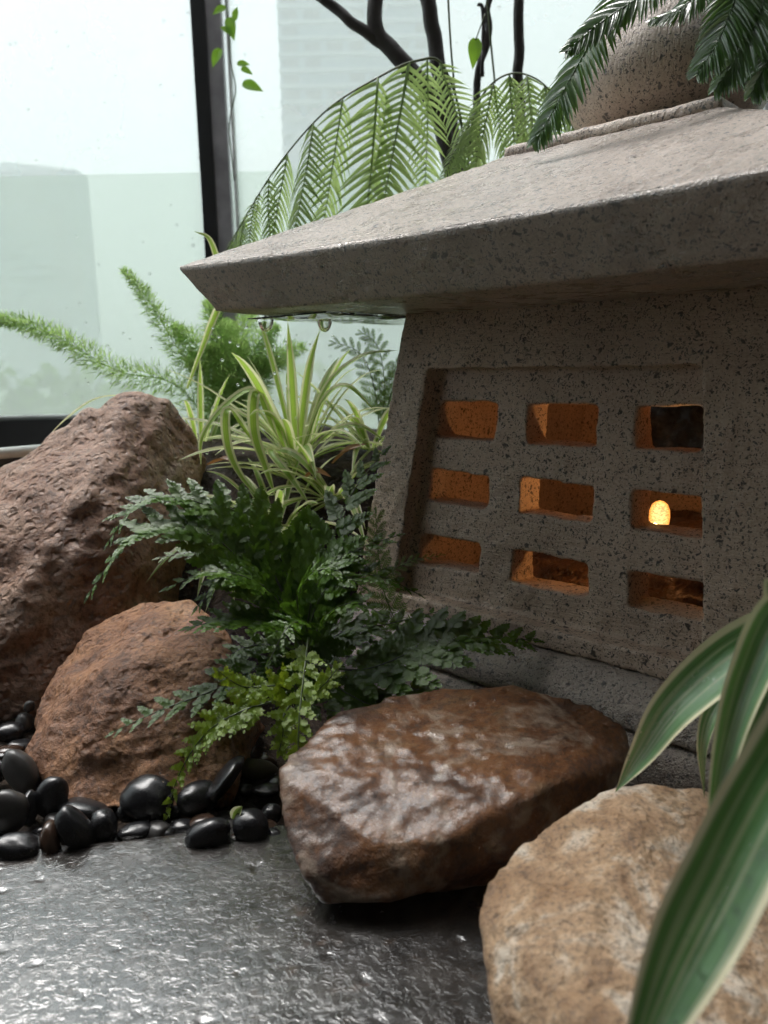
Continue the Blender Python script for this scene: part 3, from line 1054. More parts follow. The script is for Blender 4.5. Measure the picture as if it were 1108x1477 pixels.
def frond(plant, path, n, lmax, metas, nrm, prof, mat, r0=0.0016, start=0.12, ang=62, seed=0, label=None, name='frond', dihedral=0.15, lift=0.0, jitter=6, hang=0.0):
    r = random.Random(seed)
    P = smooth(path, 40)
    fr = mk(name, *tube(P, lambda t: r0 * (1 - 0.75 * t), 6), mat, plant)
    if label: fr['label'] = label
    for i in range(n):
        t0 = start + (0.985 - start) * i / n
        for sgn in (1, -1):
            t = min(0.985, t0 + (0.45 * (1 - start) / n if sgn > 0 else 0))
            k = t * 40
            a = int(k)
            p = P[a].lerp(P[min(a + 1, 40)], k - a)
            tg = (P[min(a + 1, 40)] - P[max(a - 1, 0)]).normalized()
            nz = nrm if isinstance(nrm, V) else nrm(t)
            nz = (nz - tg * nz.dot(tg)).normalized()
            sd = nz.cross(tg)
            l = lmax * prof((t - start) / (1 - start)) * r.uniform(0.92, 1.08)
            if l < 0.0025: continue
            q = R(ang * (1 - 0.35 * t) + r.uniform(-jitter, jitter))
            x = tg * math.cos(q) + sd * (sgn * math.sin(q)) + nz * (dihedral + r.uniform(-0.12, 0.12))
            if hang: x = x.lerp(V((0, 0, -1)), hang)
            z = nz - sd * (sgn * 0.12)
            place('pinna', metas[r.randrange(len(metas))], fr, p, x, z, l)
    place('pinna', metas[0], fr, P[39], (P[40] - P[38]), nrm if isinstance(nrm, V) else nrm(1), lmax * 0.18 + 0.002)
    return fr


tri = lambda t: min(1.0, 0.75 + 2.5 * t) * ((1 - t) ** 0.7 * 0.9 + 0.10)
lan_ = lambda t: math.sin(math.pi * (0.18 + 0.80 * t)) ** 0.8
PD = [pinna_leather('pinna', i, M['fern_dark']) for i in range(4)]
PLM = [pinna_leather('pinna', 20 + i, M['fern_lime'], n=4, wd=0.85, lmax=0.30, ang=52, teeth=3, droop=0.1) for i in range(3)]
PT = [pinna_comb('pinna', 40 + i, M['treefern'], n=(19, 22, 24, 20, 23)[i], droop=(0.3, 0.1, 0.45, 0.2, -0.1)[i], ang=(66, 60, 70, 56, 64)[i], curl=(0.25, 0.5, 0.35, 0.6, 0.4)[i]) for i in range(5)]
PU = [pinna_comb('pinna', 50 + i, M['fern_upper'], n=20, lmax=0.26, wd=0.045, droop=0.12, curl=0.18) for i in range(3)]

TOCAM = lambda p: (V((0, 0, CAMZ)) - p).normalized()
crown = at(440, 945, 0.715)
fern = empty('leather_fern', crown, 'dark green glossy fern with toothed fronds in front of the lantern', 'fern')
base = crown + V((0, 0.015, -0.02))
FR = [  # path (px, py, Y), pinna pairs, longest pinna, normal, profile
    ([(440, 930, .70), (452, 860, .70), (478, 780, .71), (512, 705, .73), (556, 650, .75)], 13, 0.068, V((-0.35, -0.75, 0.55)), tri, 0.12),
    ([(438, 930, .71), (420, 840, .72), (370, 760, .73), (270, 712, .74), (150, 748, .73)], 15, 0.062, V((-0.1, -0.45, 0.9)), tri, 0.24),
    ([(436, 935, .70), (380, 850, .69), (300, 770, .69), (200, 770, .68), (121, 866, .67)], 15, 0.058, V((-0.3, -0.55, 0.8)), tri, 0.40),
    ([(440, 940, .69), (410, 905, .66), (340, 893, .645), (266, 906, .64)], 12, 0.052, V((0.0, -0.45, 0.9)), tri, 0.10),
    ([(442, 940, .68), (440, 900, .65), (415, 905, .62), (386, 958, .60)], 9, 0.034, V((0.1, -0.75, 0.7)), tri, 0.25),
    ([(450, 960, .68), (530, 965, .66), (620, 930, .66), (700, 920, .67), (778, 924, .68)], 13, 0.060, V((0.0, -0.62, 0.78)), tri, 0.18),
    ([(450, 955, .69), (500, 1000, .655), (560, 1020, .64), (640, 1000, .64)], 11, 0.050, V((0.0, -0.5, 0.85)), tri, 0.12),
    ([(430, 960, .68), (380, 960, .65), (310, 995, .63), (230, 1025, .62), (155, 1060, .615)], 11, 0.044, V((-0.1, -0.5, 0.85)), tri, 0.30),
    ([(438, 935, .70), (400, 860, .68), (330, 830, .66), (280, 880, .65)], 11, 0.046, V((-0.1, -0.5, 0.85)), tri, 0.22),
    ([(442, 930, .70), (455, 850, .69), (500, 800, .69), (580, 770, .71)], 12, 0.046, V((0.05, -0.5, 0.85)), tri, 0.22),
    ([(445, 940, .69), (470, 890, .67), (510, 870, .655), (560, 890, .65)], 10, 0.040, V((0.1, -0.55, 0.8)), tri, 0.12),
    ([(445, 945, .70), (500, 910, .70), (560, 900, .71), (640, 880, .73)], 11, 0.044, V((0.1, -0.5, 0.85)), tri, 0.15),
    ([(440, 945, .68), (420, 960, .65), (440, 1010, .63), (520, 1035, .62)], 10, 0.038, V((0.0, -0.6, 0.8)), tri, 0.2),
    ([(436, 935, .71), (370, 850, .73), (290, 800, .74), (225, 805, .74)], 11, 0.040, V((-0.1, -0.5, 0.85)), tri, 0.35),
    ([(438, 935, .70), (390, 820, .71), (310, 735, .715), (210, 720, .71), (150, 790, .70)], 13, 0.050, V((-0.2, -0.5, 0.85)), tri, 0.4),
    ([(438, 935, .69), (385, 850, .67), (310, 825, .66), (235, 850, .65)], 10, 0.040, V((-0.2, -0.5, 0.85)), tri, 0.4),
    ([(440, 935, .69), (470, 850, .68), (540, 830, .68), (610, 860, .69)], 10, 0.040, V((0.1, -0.5, 0.85)), tri, 0.4),
    ([(440, 935, .68), (430, 860, .66), (470, 820, .645), (530, 850, .635)], 10, 0.036, V((0.1, -0.5, 0.85)), tri, 0.4),
    ([(438, 945, .70), (390, 930, .69), (340, 940, .68), (300, 985, .67)], 9, 0.036, V((-0.1, -0.5, 0.85)), tri, 0.2),
    ([(445, 950, .70), (520, 950, .70), (590, 990, .69), (620, 1000, .68)], 10, 0.044, V((0.1, -0.5, 0.85)), tri, 0.15),
]
for i, (p, n, l, nz, pf, st) in enumerate(FR):
    P = [base] + [at(*q) for q in p]
    nz = V((nz.x, nz.y * (0.9 if i == 0 else 0.6), nz.z))
    st = st if i == 0 else max(st, 0.36)
    frond(fern, P, max(7, round(n * 0.74)), l * (1.0 if i < 3 or i == 5 else 0.9), PD, nz.normalized(), pf, M['stem_green'], 0.0015, st, seed=i + 1)
lime = empty('lime_fern', at(432, 1000, 0.62) - V((0, 0, 0.0)), 'young lime green fern fronds hanging over the black pebbles', 'fern')
LR = [
    ([(455, 940, .63), (410, 1002, .60), (350, 1025, .585), (300, 1055, .575), (262, 1110, .565), (236, 1184, .56)], 10, 0.030, V((-0.2, -0.7, 0.65)), lambda t: (1 - t) * 0.75 + 0.25, 0.30),
    ([(445, 920, .63), (440, 960, .60), (432, 1030, .565), (430, 1090, .545), (432, 1134, .535)], 9, 0.030, V((0.1, -0.9, 0.35)), lambda t: 0.85 - 0.5 * t, 0.12),
    ([(430, 1005, .60), (400, 990, .59), (350, 990, .585), (312, 966, .58)], 6, 0.026, V((-0.1, -0.7, 0.7)), lambda t: 0.9 - 0.5 * t, 0.2),
    ([(430, 1005, .60), (410, 1030, .58), (408, 1060, .57), (402, 1086, .565)], 5, 0.024, V((0.0, -0.9, 0.4)), lambda t: 0.9 - 0.5 * t, 0.15),
    ([(440, 985, .60), (450, 1000, .585), (470, 985, .58), (490, 960, .585)], 5, 0.024, V((0.0, -0.8, 0.6)), lambda t: 0.9 - 0.5 * t, 0.15),
]
for i, (p, n, l, nz, pf, st) in enumerate(LR):
    frond(lime, [at(*q) for q in p], n, l * 0.86, PLM, nz.normalized(), pf, M['stem_green'], 0.0011, st, ang=58, seed=60 + i)


def drops(name, parent, pts, r0, r1, rr):
    v, f = [], []
    for p in pts:
        r = rr.uniform(r0, r1)
        a, b = lathe(p, [(0.02 * r, -r), (0.6 * r, -0.8 * r), (r, 0), (0.75 * r, 0.66 * r), (0.02 * r, r)], 7)
        k = len(v)
        v += a
        f += [tuple(i + k for i in q) for q in b]
    o = mk(name, v, f, M['water'], parent)
    o['kind'] = 'stuff'
    return o


rr = random.Random(5)
dp = []
for (p, *_) in LR[:4]:
    P = smooth([at(*q) for q in p], 30)
    for k in range(34):
        q = P[rr.randrange(6, 31)]
        dp.append(q + V((rr.uniform(-.014, .014), -0.003 + rr.uniform(-.004, .002), rr.uniform(-.012, .012))))
drops('dew_drops', lime, dp, 0.0005, 0.0012, rr)

# small feathery sprig beside the lantern corner
spg = empty('fern_sprig', at(556, 905, 0.74), 'thin yellowish feathery sprig growing against the lantern corner', 'sprig')
PS = [pinna_comb('leaflet', 70, M['sprig'], n=9, lmax=0.30, wd=0.07, droop=0.2)]
frond(spg, [at(585, 925, .74), at(556, 860, .735), at(546, 800, .735), at(542, 735, .74)], 12, 0.026, PS, V((0, -0.8, 0.5)), lambda t: 0.9 - 0.4 * t, M['sprig'], 0.0008, 0.05, ang=50, seed=91, name='stem')
frond(spg, [at(550, 835, .735), at(590, 810, .73), at(640, 800, .725)], 7, 0.012, PS, V((0, -0.6, 0.8)), lambda t: 1 - 0.7 * t, M['sprig'], 0.0006, 0.2, ang=50, seed=92, name='stem')

# tree fern behind the roof
tf = empty('tree_fern', at(660, 560, 1.28), 'large feathery fern arching over the lantern roof before the window', 'fern')
root = at(668, 400, 1.22)


def hangfrond(plant, path, items, seed, r0=0.0022):
    r = random.Random(seed)
    P = smooth(path, 60)
    fr = mk('frond', *tube(P, lambda t: r0 * (1 - 0.7 * t), 6), M['stem_green'], plant)
    for t, dx, dz, dy, l, wk in items:
        k = t * 60
        a = min(int(k), 59)
        p = P[a].lerp(P[a + 1], k - a)
        x = V((dx, dy, dz))
        x = x + V((r.uniform(-.10, .10), r.uniform(-.2, .2), 0))
        l *= r.uniform(0.85, 1.15)
        place('pinna', PT[r.randrange(len(PT))], fr, p, x, V((r.uniform(-0.55, 0.55), -1, r.uniform(0.0, 0.6))), l, l * wk * r.uniform(0.85, 1.1))


path1 = [root, at(668, 200, 1.20), at(640, 96, 1.18), at(600, 88, 1.16), at(545, 112, 1.15), at(470, 160, 1.15), at(400, 240, 1.16), at(350, 320, 1.17), at(325, 365, 1.18)]
it1 = []
for t, l, wk in ((0.40, 0.23, 1.30), (0.50, 0.25, 1.0), (0.585, 0.22, 0.85), (0.655, 0.19, 0.75), (0.72, 0.165, 0.7), (0.775, 0.14, 0.7), (0.825, 0.12, 0.65), (0.87, 0.10, 0.6), (0.91, 0.08, 0.6), (0.95, 0.06, 0.6), (0.985, 0.05, 0.6)):
    it1.append((t, -0.10 - 0.12 * t, -1, -0.1, l, wk))
    if t > 0.75: it1.append((min(1, t + 0.03), -0.42, -0.9, 0.25, l * 0.8, wk * 0.8))
for t, dx, l in ((0.27, 0.35, 0.15), (0.33, 0.12, 0.20)):
    it1.append((t, dx, -1, -0.05, l, 0.9))
hangfrond(tf, path1, it1, 3)
path2 = [root, at(675, 240, 1.19), at(690, 150, 1.17), at(730, 108, 1.15), at(780, 118, 1.13), at(830, 180, 1.12)]
it2 = []
for t, l, wk, dx in ((0.42, 0.13, 0.8, -0.35), (0.52, 0.17, 1.0, -0.15), (0.62, 0.18, 1.0, 0.05), (0.72, 0.17, 1.0, 0.12), (0.82, 0.16, 0.9, 0.25), (0.92, 0.13, 0.8, 0.4), (0.36, 0.11, 0.8, -0.5), (0.99, 0.10, 0.7, 0.5)):
    it2.append((t, dx, -1, -0.1, l, wk))
    it2.append((t, dx + 0.25, -0.9, 0.3, l * 0.8, wk * 0.8))
hangfrond(tf, path2, it2, 5)
mk('trunk', *tube(smooth([at(660, 560, 1.28), at(668, 480, 1.25), root], 10), lambda t: 0.022 - 0.008 * t, 10), M['branch'], tf)

# fern hanging in from above, beside the finial
uf = empty('hanging_fern', at(1080, -160, 0.72), 'dark glossy fern hanging from above beside the lantern finial', 'fern')


def combline(plant, path, l0, wk, seed, nrm):
    """a pinna as its own arching comb: spine follows the path"""
    r = random.Random(seed)
    P = smooth(path, 44)
    v, f = tube(P, lambda t: 0.0011 * (1 - 0.7 * t), 5)
    for i in range(2, 44):
        t = i / 44
        tg = (P[i + 1 if i < 44 else i] - P[i - 1]).normalized()
        nz = (nrm - tg * nrm.dot(tg)).normalized()
        sd = nz.cross(tg)
        for sgn in (1, -1):
            a = R(62 - 15 * t + r.uniform(-4, 4))
            l = l0 * (math.sin(math.pi * (0.25 + 0.72 * t)) ** 0.6) * r.uniform(0.93, 1.05)
            ax = tg * math.cos(a) + sd * sgn * math.sin(a)
            s2 = nz.cross(ax).normalized()
            tw = r.uniform(-0.5, 0.5)
            b = len(v)
            for k in range(5):
                q = k / 4
                w2 = wk * (0.9, 1.0, 0.85, 0.55, 0.05)[k] * 0.5
                m = P[i] + ax * (l * q) + tg * (0.12 * l * q * q) - nz * (0.18 * l * q * q)
                v.append(m + s2 * w2 + nz * (w2 * math.sin(tw) + 0.2 * w2))
                v.append(m - nz * 0.25 * w2)
                v.append(m - s2 * w2 - nz * (w2 * math.sin(tw) - 0.2 * w2))
            for k in range(4):
                for c in range(2):
                    f.append((b + 3 * k + c, b + 3 * k + c + 1, b + 3 * k + c + 4, b + 3 * k + c + 3))
    return mk('frond', v, f, M['fern_upper'], plant)


TC = V((-0.25, -0.55, 0.8))
combline(uf, [at(940, -70, .74), at(880, 15, .74), at(830, 100, .745), at(795, 165, .75), at(770, 207, .755)], 0.034, 0.0052, 1, TC)
combline(uf, [at(1000, -70, .72), at(930, -10, .72), at(870, 30, .725), at(815, 75, .73)], 0.026, 0.0045, 2, V((-0.2, -0.7, 0.6)))
combline(uf, [at(1085, -80, .68), at(1060, 0, .68), at(1035, 60, .685), at(1005, 108, .69)], 0.030, 0.0042, 3, TC)
combline(uf, [at(1120, -60, .67), at(1095, 20, .67), at(1062, 85, .68), at(1032, 130, .69)], 0.030, 0.0042, 4, TC)
combline(uf, [at(1160, -60, .66), at(1130, 20, .66), at(1105, 90, .67), at(1084, 138, .68)], 0.028, 0.0042, 5, TC)
combline(uf, [at(1050, -90, .74), at(1020, -30, .745), at(985, 10, .75), at(940, 30, .755)], 0.026, 0.0042, 6, TC)
combline(uf, [at(1150, -90, .72), at(1110, -10, .73), at(1085, 40, .74), at(1060, 70, .75)], 0.034, 0.0052, 7, TC)
combline(uf, [at(1180, -40, .70), at(1130, 30, .72), at(1100, 60, .74), at(1080, 110, .75)], 0.030, 0.0052, 8, TC)
combline(uf, [at(1120, -90, .76), at(1085, -30, .77), at(1050, 20, .78), at(1030, 60, .79)], 0.034, 0.0055, 9, TC)

# ================================================================== STRAP-LEAVED PLANTS
def strap(name, path, wmax, mat, parent, nrm, seg=26, across=6, gut=0.18, wprof=None, twist=0.0):
    P = smooth(path, seg)
    v, f, uv = [], [], []
    wp = wprof or (lambda t: (0.35 + 0.65 * min(1, t * 3.2)) * (1 - max(0, (t - 0.5) / 0.5) ** 1.8))
    for i, p in enumerate(P):
        t = i / seg
        tg = (P[min(i + 1, seg)] - P[max(i - 1, 0)]).normalized()
        nz = (nrm - tg * nrm.dot(tg))
        if nz.length < 1e-3: nz = V((0.3, 0.2, 1))
        nz.normalize()
        if twist: nz = Matrix.Rotation(twist * t, 3, tg) @ nz
        sd = tg.cross(nz)
        wd = wmax * max(0.02, wp(t))
        for k in range(across + 1):
            q = k / across * 2 - 1
            v.append(p + sd * (wd * 0.5 * q) + nz * (gut * wd * (q * q - 0.3)))
            uv.append((k / across, t * 4))
    for i in range(seg):
        for k in range(across):
            a = i * (across + 1) + k
            f.append((a, a + 1, a + across + 2, a + across + 1))
    return mk(name, v, f, mat, parent, uv=uv)


def tuft(B, n, lr, wr, rr, plant, el=(25, 80), az=(0, 360), mat=None):
    for i in range(n):
        a = R(rr.uniform(*az))
        e = R(rr.uniform(*el))
        l = rr.uniform(*lr)
        d = V((math.cos(a) * math.cos(e), math.sin(a) * math.cos(e), math.sin(e)))
        p0 = B + V((math.cos(a), math.sin(a), 0)) * rr.uniform(0, 0.018)
        pts = [p0]
        p, vel = p0.copy(), d * (l / 7)
        g = rr.uniform(0.10, 0.24) * l / 7 * (1.3 - 0.7 * math.sin(e))
        for k in range(7):
            p = p + vel
            vel = vel + V((0, 0, -g))
            pts.append(p.copy())
        strap('leaf', pts, rr.uniform(*wr), mat or M['spider'], plant, UP, 18, 4, 0.22, twist=rr.uniform(-0.6, 0.6))


rr = random.Random(21)
B1 = at(428, 668, 1.04)
B1.z = soil_z(B1.x, B1.y) + 0.005
sp1 = empty('spider_plant', B1, 'cream-edged spider plant tuft between the red boulder and the lantern', 'plant')
tuft(B1, 30, (0.14, 0.27), (0.009, 0.014), rr, sp1)
for p, wd in (
        ([(428, 650, 1.03), (424, 600, 1.02), (420, 530, 1.01), (415, 463, 1.01)], .013),
        ([(433, 650, 1.03), (436, 600, 1.02), (446, 530, 1.01), (462, 474, 1.01)], .011),
        ([(420, 655, 1.02), (395, 590, 1.0), (365, 562, .98), (325, 585, .97), (292, 630, .97), (290, 672, .97)], .012),
        ([(415, 660, 1.01), (395, 620, .98), (370, 565, .96), (366, 620, .95), (385, 680, .94), (398, 718, .93)], .014),
        ([(420, 665, 1.0), (370, 640, .97), (330, 590, .95), (328, 640, .94), (350, 690, .93), (398, 742, .92)], .012),
        ([(436, 650, 1.02), (470, 560, 1.0), (520, 515, .99), (575, 505, .98)], .010),
        ([(438, 652, 1.02), (465, 580, .99), (500, 557, .98), (543, 595, .97)], .011),
        ([(440, 660, 1.0), (480, 622, .98), (520, 615, .97), (560, 640, .96)], .010),
        ([(430, 668, 1.0), (400, 650, .97), (430, 660, .94), (480, 715, .92)], .013),
        ([(425, 665, 1.0), (390, 650, .97), (420, 690, .93), (448, 730, .91)], .011)):
    strap('leaf', [at(*q) for q in p], wd, M['spider'], sp1, V((0.1, -0.5, 0.85)), 26, 4, 0.22)
B2 = at(285, 590, 1.18)
B2.z = 0.22
sp2 = empty('spider_plant', B2, 'smaller spider plant tuft just behind the top of the red boulder', 'plant')
tuft(B2, 18, (0.10, 0.20), (0.007, 0.011), rr, sp2)
strap('leaf', [at(262, 590, 1.16), at(190, 572, 1.10), at(140, 575, 1.05), at(95, 605, 1.0), at(58, 642, .98)], .007, M['spider'], sp2, UP, 26, 4)
strap('leaf', [at(270, 560, 1.1), at(300, 480, 1.08), at(320, 420, 1.06), at(305, 350, 1.05), at(280, 333, 1.05)], .010, M['spider'], sp2, V((0.2, -0.8, 0.4)), 26, 4)
B3 = at(535, 655, 1.08)
B3.z = soil_z(B3.x, B3.y) + 0.004
sp3 = empty('spider_plant', B3, 'low spider plant tuft tight against the lantern wall', 'plant')
tuft(B3, 20, (0.10, 0.18), (0.008, 0.012), rr, sp3, (15, 60), (120, 330))
B4 = at(395, 700, 0.93)
B4.z = soil_z(B4.x, B4.y) + 0.004
sp4 = empty('spider_plant', B4, 'arching spider plant tuft right above the dark fern', 'plant')
tuft(B4, 24, (0.10, 0.19), (0.008, 0.012), rr, sp4, (15, 65))
B5 = at(480, 690, 0.98)
B5.z = soil_z(B5.x, B5.y) + 0.004
sp5 = empty('spider_plant', B5, 'spreading spider plant tuft below the tall upright blades', 'plant')
B6 = at(325, 705, 0.93)
B6.z = soil_z(B6.x, B6.y) + 0.004
sp6 = empty('spider_plant', B6, 'spider plant tuft hugging the right flank of the red boulder', 'plant')
tuft(B6, 18, (0.08, 0.15), (0.007, 0.011), rr, sp6, (10, 60))
tuft(B5, 24, (0.10, 0.18), (0.007, 0.011), rr, sp5, (10, 60))
rr2 = random.Random(8)
dp = []
for _ in range(46): dp.append(at(rr2.uniform(290, 560), rr2.uniform(470, 660), rr2.uniform(.98, 1.05)))
# dry leaves on the soil
for i, (p, lab) in enumerate((([(480, 668, .98), (500, 650, .97), (530, 640, .97)], 'curled brown dead leaf lying under the spider plant near the lantern'),
                              ([(300, 670, 1.0), (325, 662, .98), (345, 672, .98)], 'brown dead leaf beside the red boulder'),
                              ([(440, 690, .95), (455, 680, .94), (478, 688, .94)], 'dead leaf in front of the spider plant base'))):
    o = strap('dead_leaf', [at(*q) for q in p], 0.013, M['dryleaf'], None, V((0.2, -0.3, 0.9)), 14, 4, 0.3)
    tag(o, lab, 'leaf')

o = strap('bud_leaf', [at(336, 1182, .548), at(342, 1172, .546), at(350, 1163, .545)], 0.009, M['spider'], None, V((0.2, -0.6, 0.7)), 10, 4, 0.3)
tag(o, 'pale greenish leaf scrap caught on the shiny front pebble', 'leaf')
# striped foreground plant
rp = V((0.42, 0.36, 0.02))
dr = empty('striped_plant', rp, 'broad green leaves with cream edges arching in at the lower right', 'plant')
wide = lambda t: (0.5 + 0.5 * min(1, t * 2.5)) * (1 - max(0, (t - 0.45) / 0.55) ** 1.7)
strap('leaf', [rp, at(1230, 960, .385), at(1150, 915, .385), at(1065, 945, .39), at(975, 1020, .40), at(925, 1090, .41), at(888, 1142, .42)], 0.031, M['dracaena'], dr, V((-0.35, -0.6, 0.72)), 44, 10, 0.2, wide)
strap('leaf', [rp, at(1200, 900, .345), at(1135, 880, .335), at(1080, 985, .33), at(1045, 1100, .328), at(1018, 1250, .33)], 0.020, M['dracaena'], dr, V((-0.6, -0.6, 0.25)), 44, 10, 0.3, wide)
strap('leaf', [rp, at(1220, 860, .36), at(1160, 850, .35), at(1105, 960, .345), at(1075, 1080, .345), at(1050, 1210, .35)], 0.017, M['dracaena'], dr, V((-0.2, -0.9, 0.3)), 44, 10, 0.3, wide)
strap('leaf', [rp, at(1150, 1000, .43), at(1080, 990, .43), at(1035, 1020, .43), at(1015, 1075, .43), at(1016, 1150, .435)], 0.014, M['dracaena'], dr, V((-0.7, -0.5, 0.3)), 36, 10, 0.3, wide)
strap('leaf', [rp, at(1330, 1000, .27), at(1220, 990, .25), at(1120, 1130, .24), at(1040, 1280, .232), at(970, 1420, .225), at(885, 1620, .215)], 0.027, M['dracaena'], dr, V((-0.25, -0.62, 0.75)), 50, 12, 0.16, lambda t: (0.5 + 0.5 * min(1, t * 2.5)) * (1 - max(0, (t - 0.7) / 0.3) ** 2))
dp2 = []
P = smooth([at(1065, 945, .388), at(975, 1020, .398), at(925, 1090, .408)], 30)
for _ in range(60):
    q = P[rr2.randrange(31)]
    dp2.append(q + V((rr2.uniform(-.009, .009), -0.0015, rr2.uniform(-.010, .010))))
P = smooth([at(1120, 1130, .239), at(1040, 1280, .231), at(970, 1420, .224), at(940, 1490, .221)], 40)
for _ in range(46):
    q = P[rr2.randrange(41)]
    dp2.append(q + V((rr2.uniform(-.008, .008), -0.0022, rr2.uniform(-.006, .004))))
drops('dew_drops', dr, dp2, 0.0003, 0.0008, rr2)


# ================================================================== FOXTAIL ASPARAGUS
def plume(plant, path, rad, nn, seed):
    r = random.Random(seed)
    P = smooth(path, 50)
    v, f = tube(P, lambda t: 0.0013 * (1 - 0.6 * t), 5)
    for i in range(nn):
        t = r.random() ** 0.9
        k = t * 50
        a = min(49, int(k))
        p = P[a].lerp(P[a + 1], k - a)
        tg = (P[a + 1] - P[a]).normalized()
        d = V((r.gauss(0, 1), r.gauss(0, 1), r.gauss(0, 1)))
        d = (d - tg * d.dot(tg)).normalized()
        rr_ = rad * (1 - 0.75 * t ** 2.2) * (0.5 + 0.5 * min(1, t * 5))
        off = p + d * rr_ * r.uniform(0.0, 0.65) + tg * r.uniform(-.003, .003)
        dd = (d + tg * r.uniform(0.1, 0.9) + V((r.gauss(0, .35), r.gauss(0, .35), r.gauss(0, .35)))).normalized()
        s = dd.cross(V((r.gauss(0, 1), r.gauss(0, 1), r.gauss(0, 1)))).normalized() * 0.0009
        l = rr_ * r.uniform(0.35, 0.6) + 0.002
        b = len(v)
        v += [off - s, off + s, off + dd * l]
        f.append((b, b + 1, b + 2))
    return mk('plume', v, f, M['asparagus'], plant)


asp = empty('asparagus_fern', V((at(330, 570, 1.3).x, 1.30, 0.18)), 'feathery foxtail asparagus fern with long plumes behind the boulder', 'plant')
A0 = V((at(330, 570, 1.3).x, 1.30, 0.2))
plume(asp, [A0, at(260, 560, 1.27), at(170, 535, 1.25), at(90, 490, 1.24), at(30, 466, 1.24), at(-20, 458, 1.24)], 0.034, 2700, 1)
plume(asp, [A0, at(300, 560, 1.29), at(255, 500, 1.3), at(215, 435, 1.31), at(178, 388, 1.32)], 0.034, 2000, 2)
for i, (tx, ty) in enumerate(((250, 470), (300, 430), (330, 465), (365, 440), (400, 470), (270, 520), (420, 520), (350, 500), (300, 500), (390, 530), (440, 500))):
    plume(asp, [A0, at((330 + tx) / 2, (575 + ty) / 2 - 10, 1.3), at(tx, ty, 1.3 + 0.03 * (i % 4))], 0.038, 1300, 10 + i)
for _ in range(40): dp.append(at(rr2.uniform(20, 440), rr2.uniform(480, 560), rr2.uniform(1.2, 1.25)))
drops('dew_drops', sp1, dp[:46], 0.0012, 0.0024, rr2)
drops('dew_drops', asp, dp[46:], 0.0012, 0.0024, rr2)
# small ferny weed against the lantern, far left side
wd_ = empty('weed', at(545, 600, 1.1), 'small dark ferny weed rising behind the lantern corner', 'plant')
for i, (p, l) in enumerate((([(548, 620, 1.1), (540, 560, 1.1), (520, 510, 1.1), (478, 492, 1.1)], 0.03), ([(550, 620, 1.1), (555, 560, 1.1), (545, 500, 1.1), (520, 478, 1.1)], .03), ([(552, 620, 1.09), (566, 560, 1.09), (580, 520, 1.09)], .03))):
    frond(wd_, [at(*q) for q in p], 12, l, PS, V((0, -0.9, 0.4)), lambda t: 0.9 - 0.5 * t, M['stem_green'], 0.001, 0.1, seed=120 + i, name='stem')

# ================================================================== BARE SHRUB BRANCHES, VINES
sh = empty('shrub', at(690, 560, 1.5), 'dark bare branches of a shrub rising behind the lantern', 'shrub')


def br(path, r0, r1, name='branch'):
    P = smooth([at(*q) for q in path], 30)
    P = [p + 0.004 * noise.noise_vector(p * 30) for p in P]
    mk(name, *tube(P, lambda t: r0 + (r1 - r0) * t, 9), M['branch'], sh)


br([(690, 560, 1.5), (672, 330, 1.48), (652, 240, 1.47), (630, 160, 1.46), (596, 105, 1.45), (560, 68, 1.45), (541, 38, 1.45), (546, -30, 1.45)], 0.017, 0.013, 'trunk')
br([(562, 70, 1.45), (520, 42, 1.45), (485, 15, 1.45), (452, -15, 1.45)], 0.010, 0.008)
br([(690, 560, 1.52), (660, 250, 1.5), (632, 90, 1.49), (612, -30, 1.48)], 0.015, 0.013)
br([(700, 560, 1.55), (690, 300, 1.54), (688, 120, 1.53), (706, 50, 1.52), (702, 10, 1.52), (718, -30, 1.52)], 0.008, 0.005)
br([(720, 560, 1.55), (750, 300, 1.55), (748, 100, 1.54), (750, -30, 1.53)], 0.011, 0.009)
br([(695, 110, 1.52), (697, 60, 1.52), (696, 12, 1.52), (690, 5, 1.52)], 0.004, 0.003)


def ovleaf(p, d, l, wd, mat, parent, nz=V((0, -1, 0.2))):
    return strap('leaf', [p, p + d * l * 0.5 + nz * 0.1 * l, p + d * l], wd, mat, parent, nz, 10, 4, 0.15, lambda t: math.sin(math.pi * min(1, 0.06 + 0.94 * t) ** 0.75))


vn = empty('vine', at(330, 340, 1.95), 'thin vine with small green leaves hanging along the window post', 'vine')
VP = [at(322, -30, 1.95), at(330, 40, 1.95), at(333, 90, 1.95), at(340, 130, 1.95), at(331, 180, 1.95), at(338, 260, 1.95)]
mk('stem', *tube(smooth(VP, 30), 0.0016, 5), M['stem_green'], vn)
for px, py, dx, dz, l in ((330, 25, 0.2, -1, .05), (338, 30, 0.3, 1, .03), (318, 70, -0.5, -1, .045), (342, 92, 1, -0.1, .03), (350, 120, 1, -0.4, .05), (335, 48, -0.6, 0.3, .03), (326, 10, -1, -0.5, .035), (348, 98, 0.7, -0.4, .03)):
    ovleaf(at(px, py, 1.94), V((dx, 0, dz)).normalized(), l, l * 0.5, M['vine'], vn)
vn2 = empty('vine', at(660, 220, 1.35), 'two slim green stems with one leaf hanging among the branches', 'vine')
for p in ([(645, -30, 1.35), (650, 60, 1.35), (656, 130, 1.35)], [(700, -30, 1.36), (708, 60, 1.36), (714, 120, 1.36)]):
    mk('stem', *tube(smooth([at(*q) for q in p], 20), 0.0017, 5), M['stem_green'], vn2)
ovleaf(at(686, 55, 1.35), V((-0.1, 0, -1)), 0.045, 0.022, M['vine'], vn2)
mk('stem', *tube(smooth([at(700, 20, 1.35), at(692, 42, 1.35), at(686, 58, 1.35)], 8), 0.001, 5), M['stem_green'], vn2)

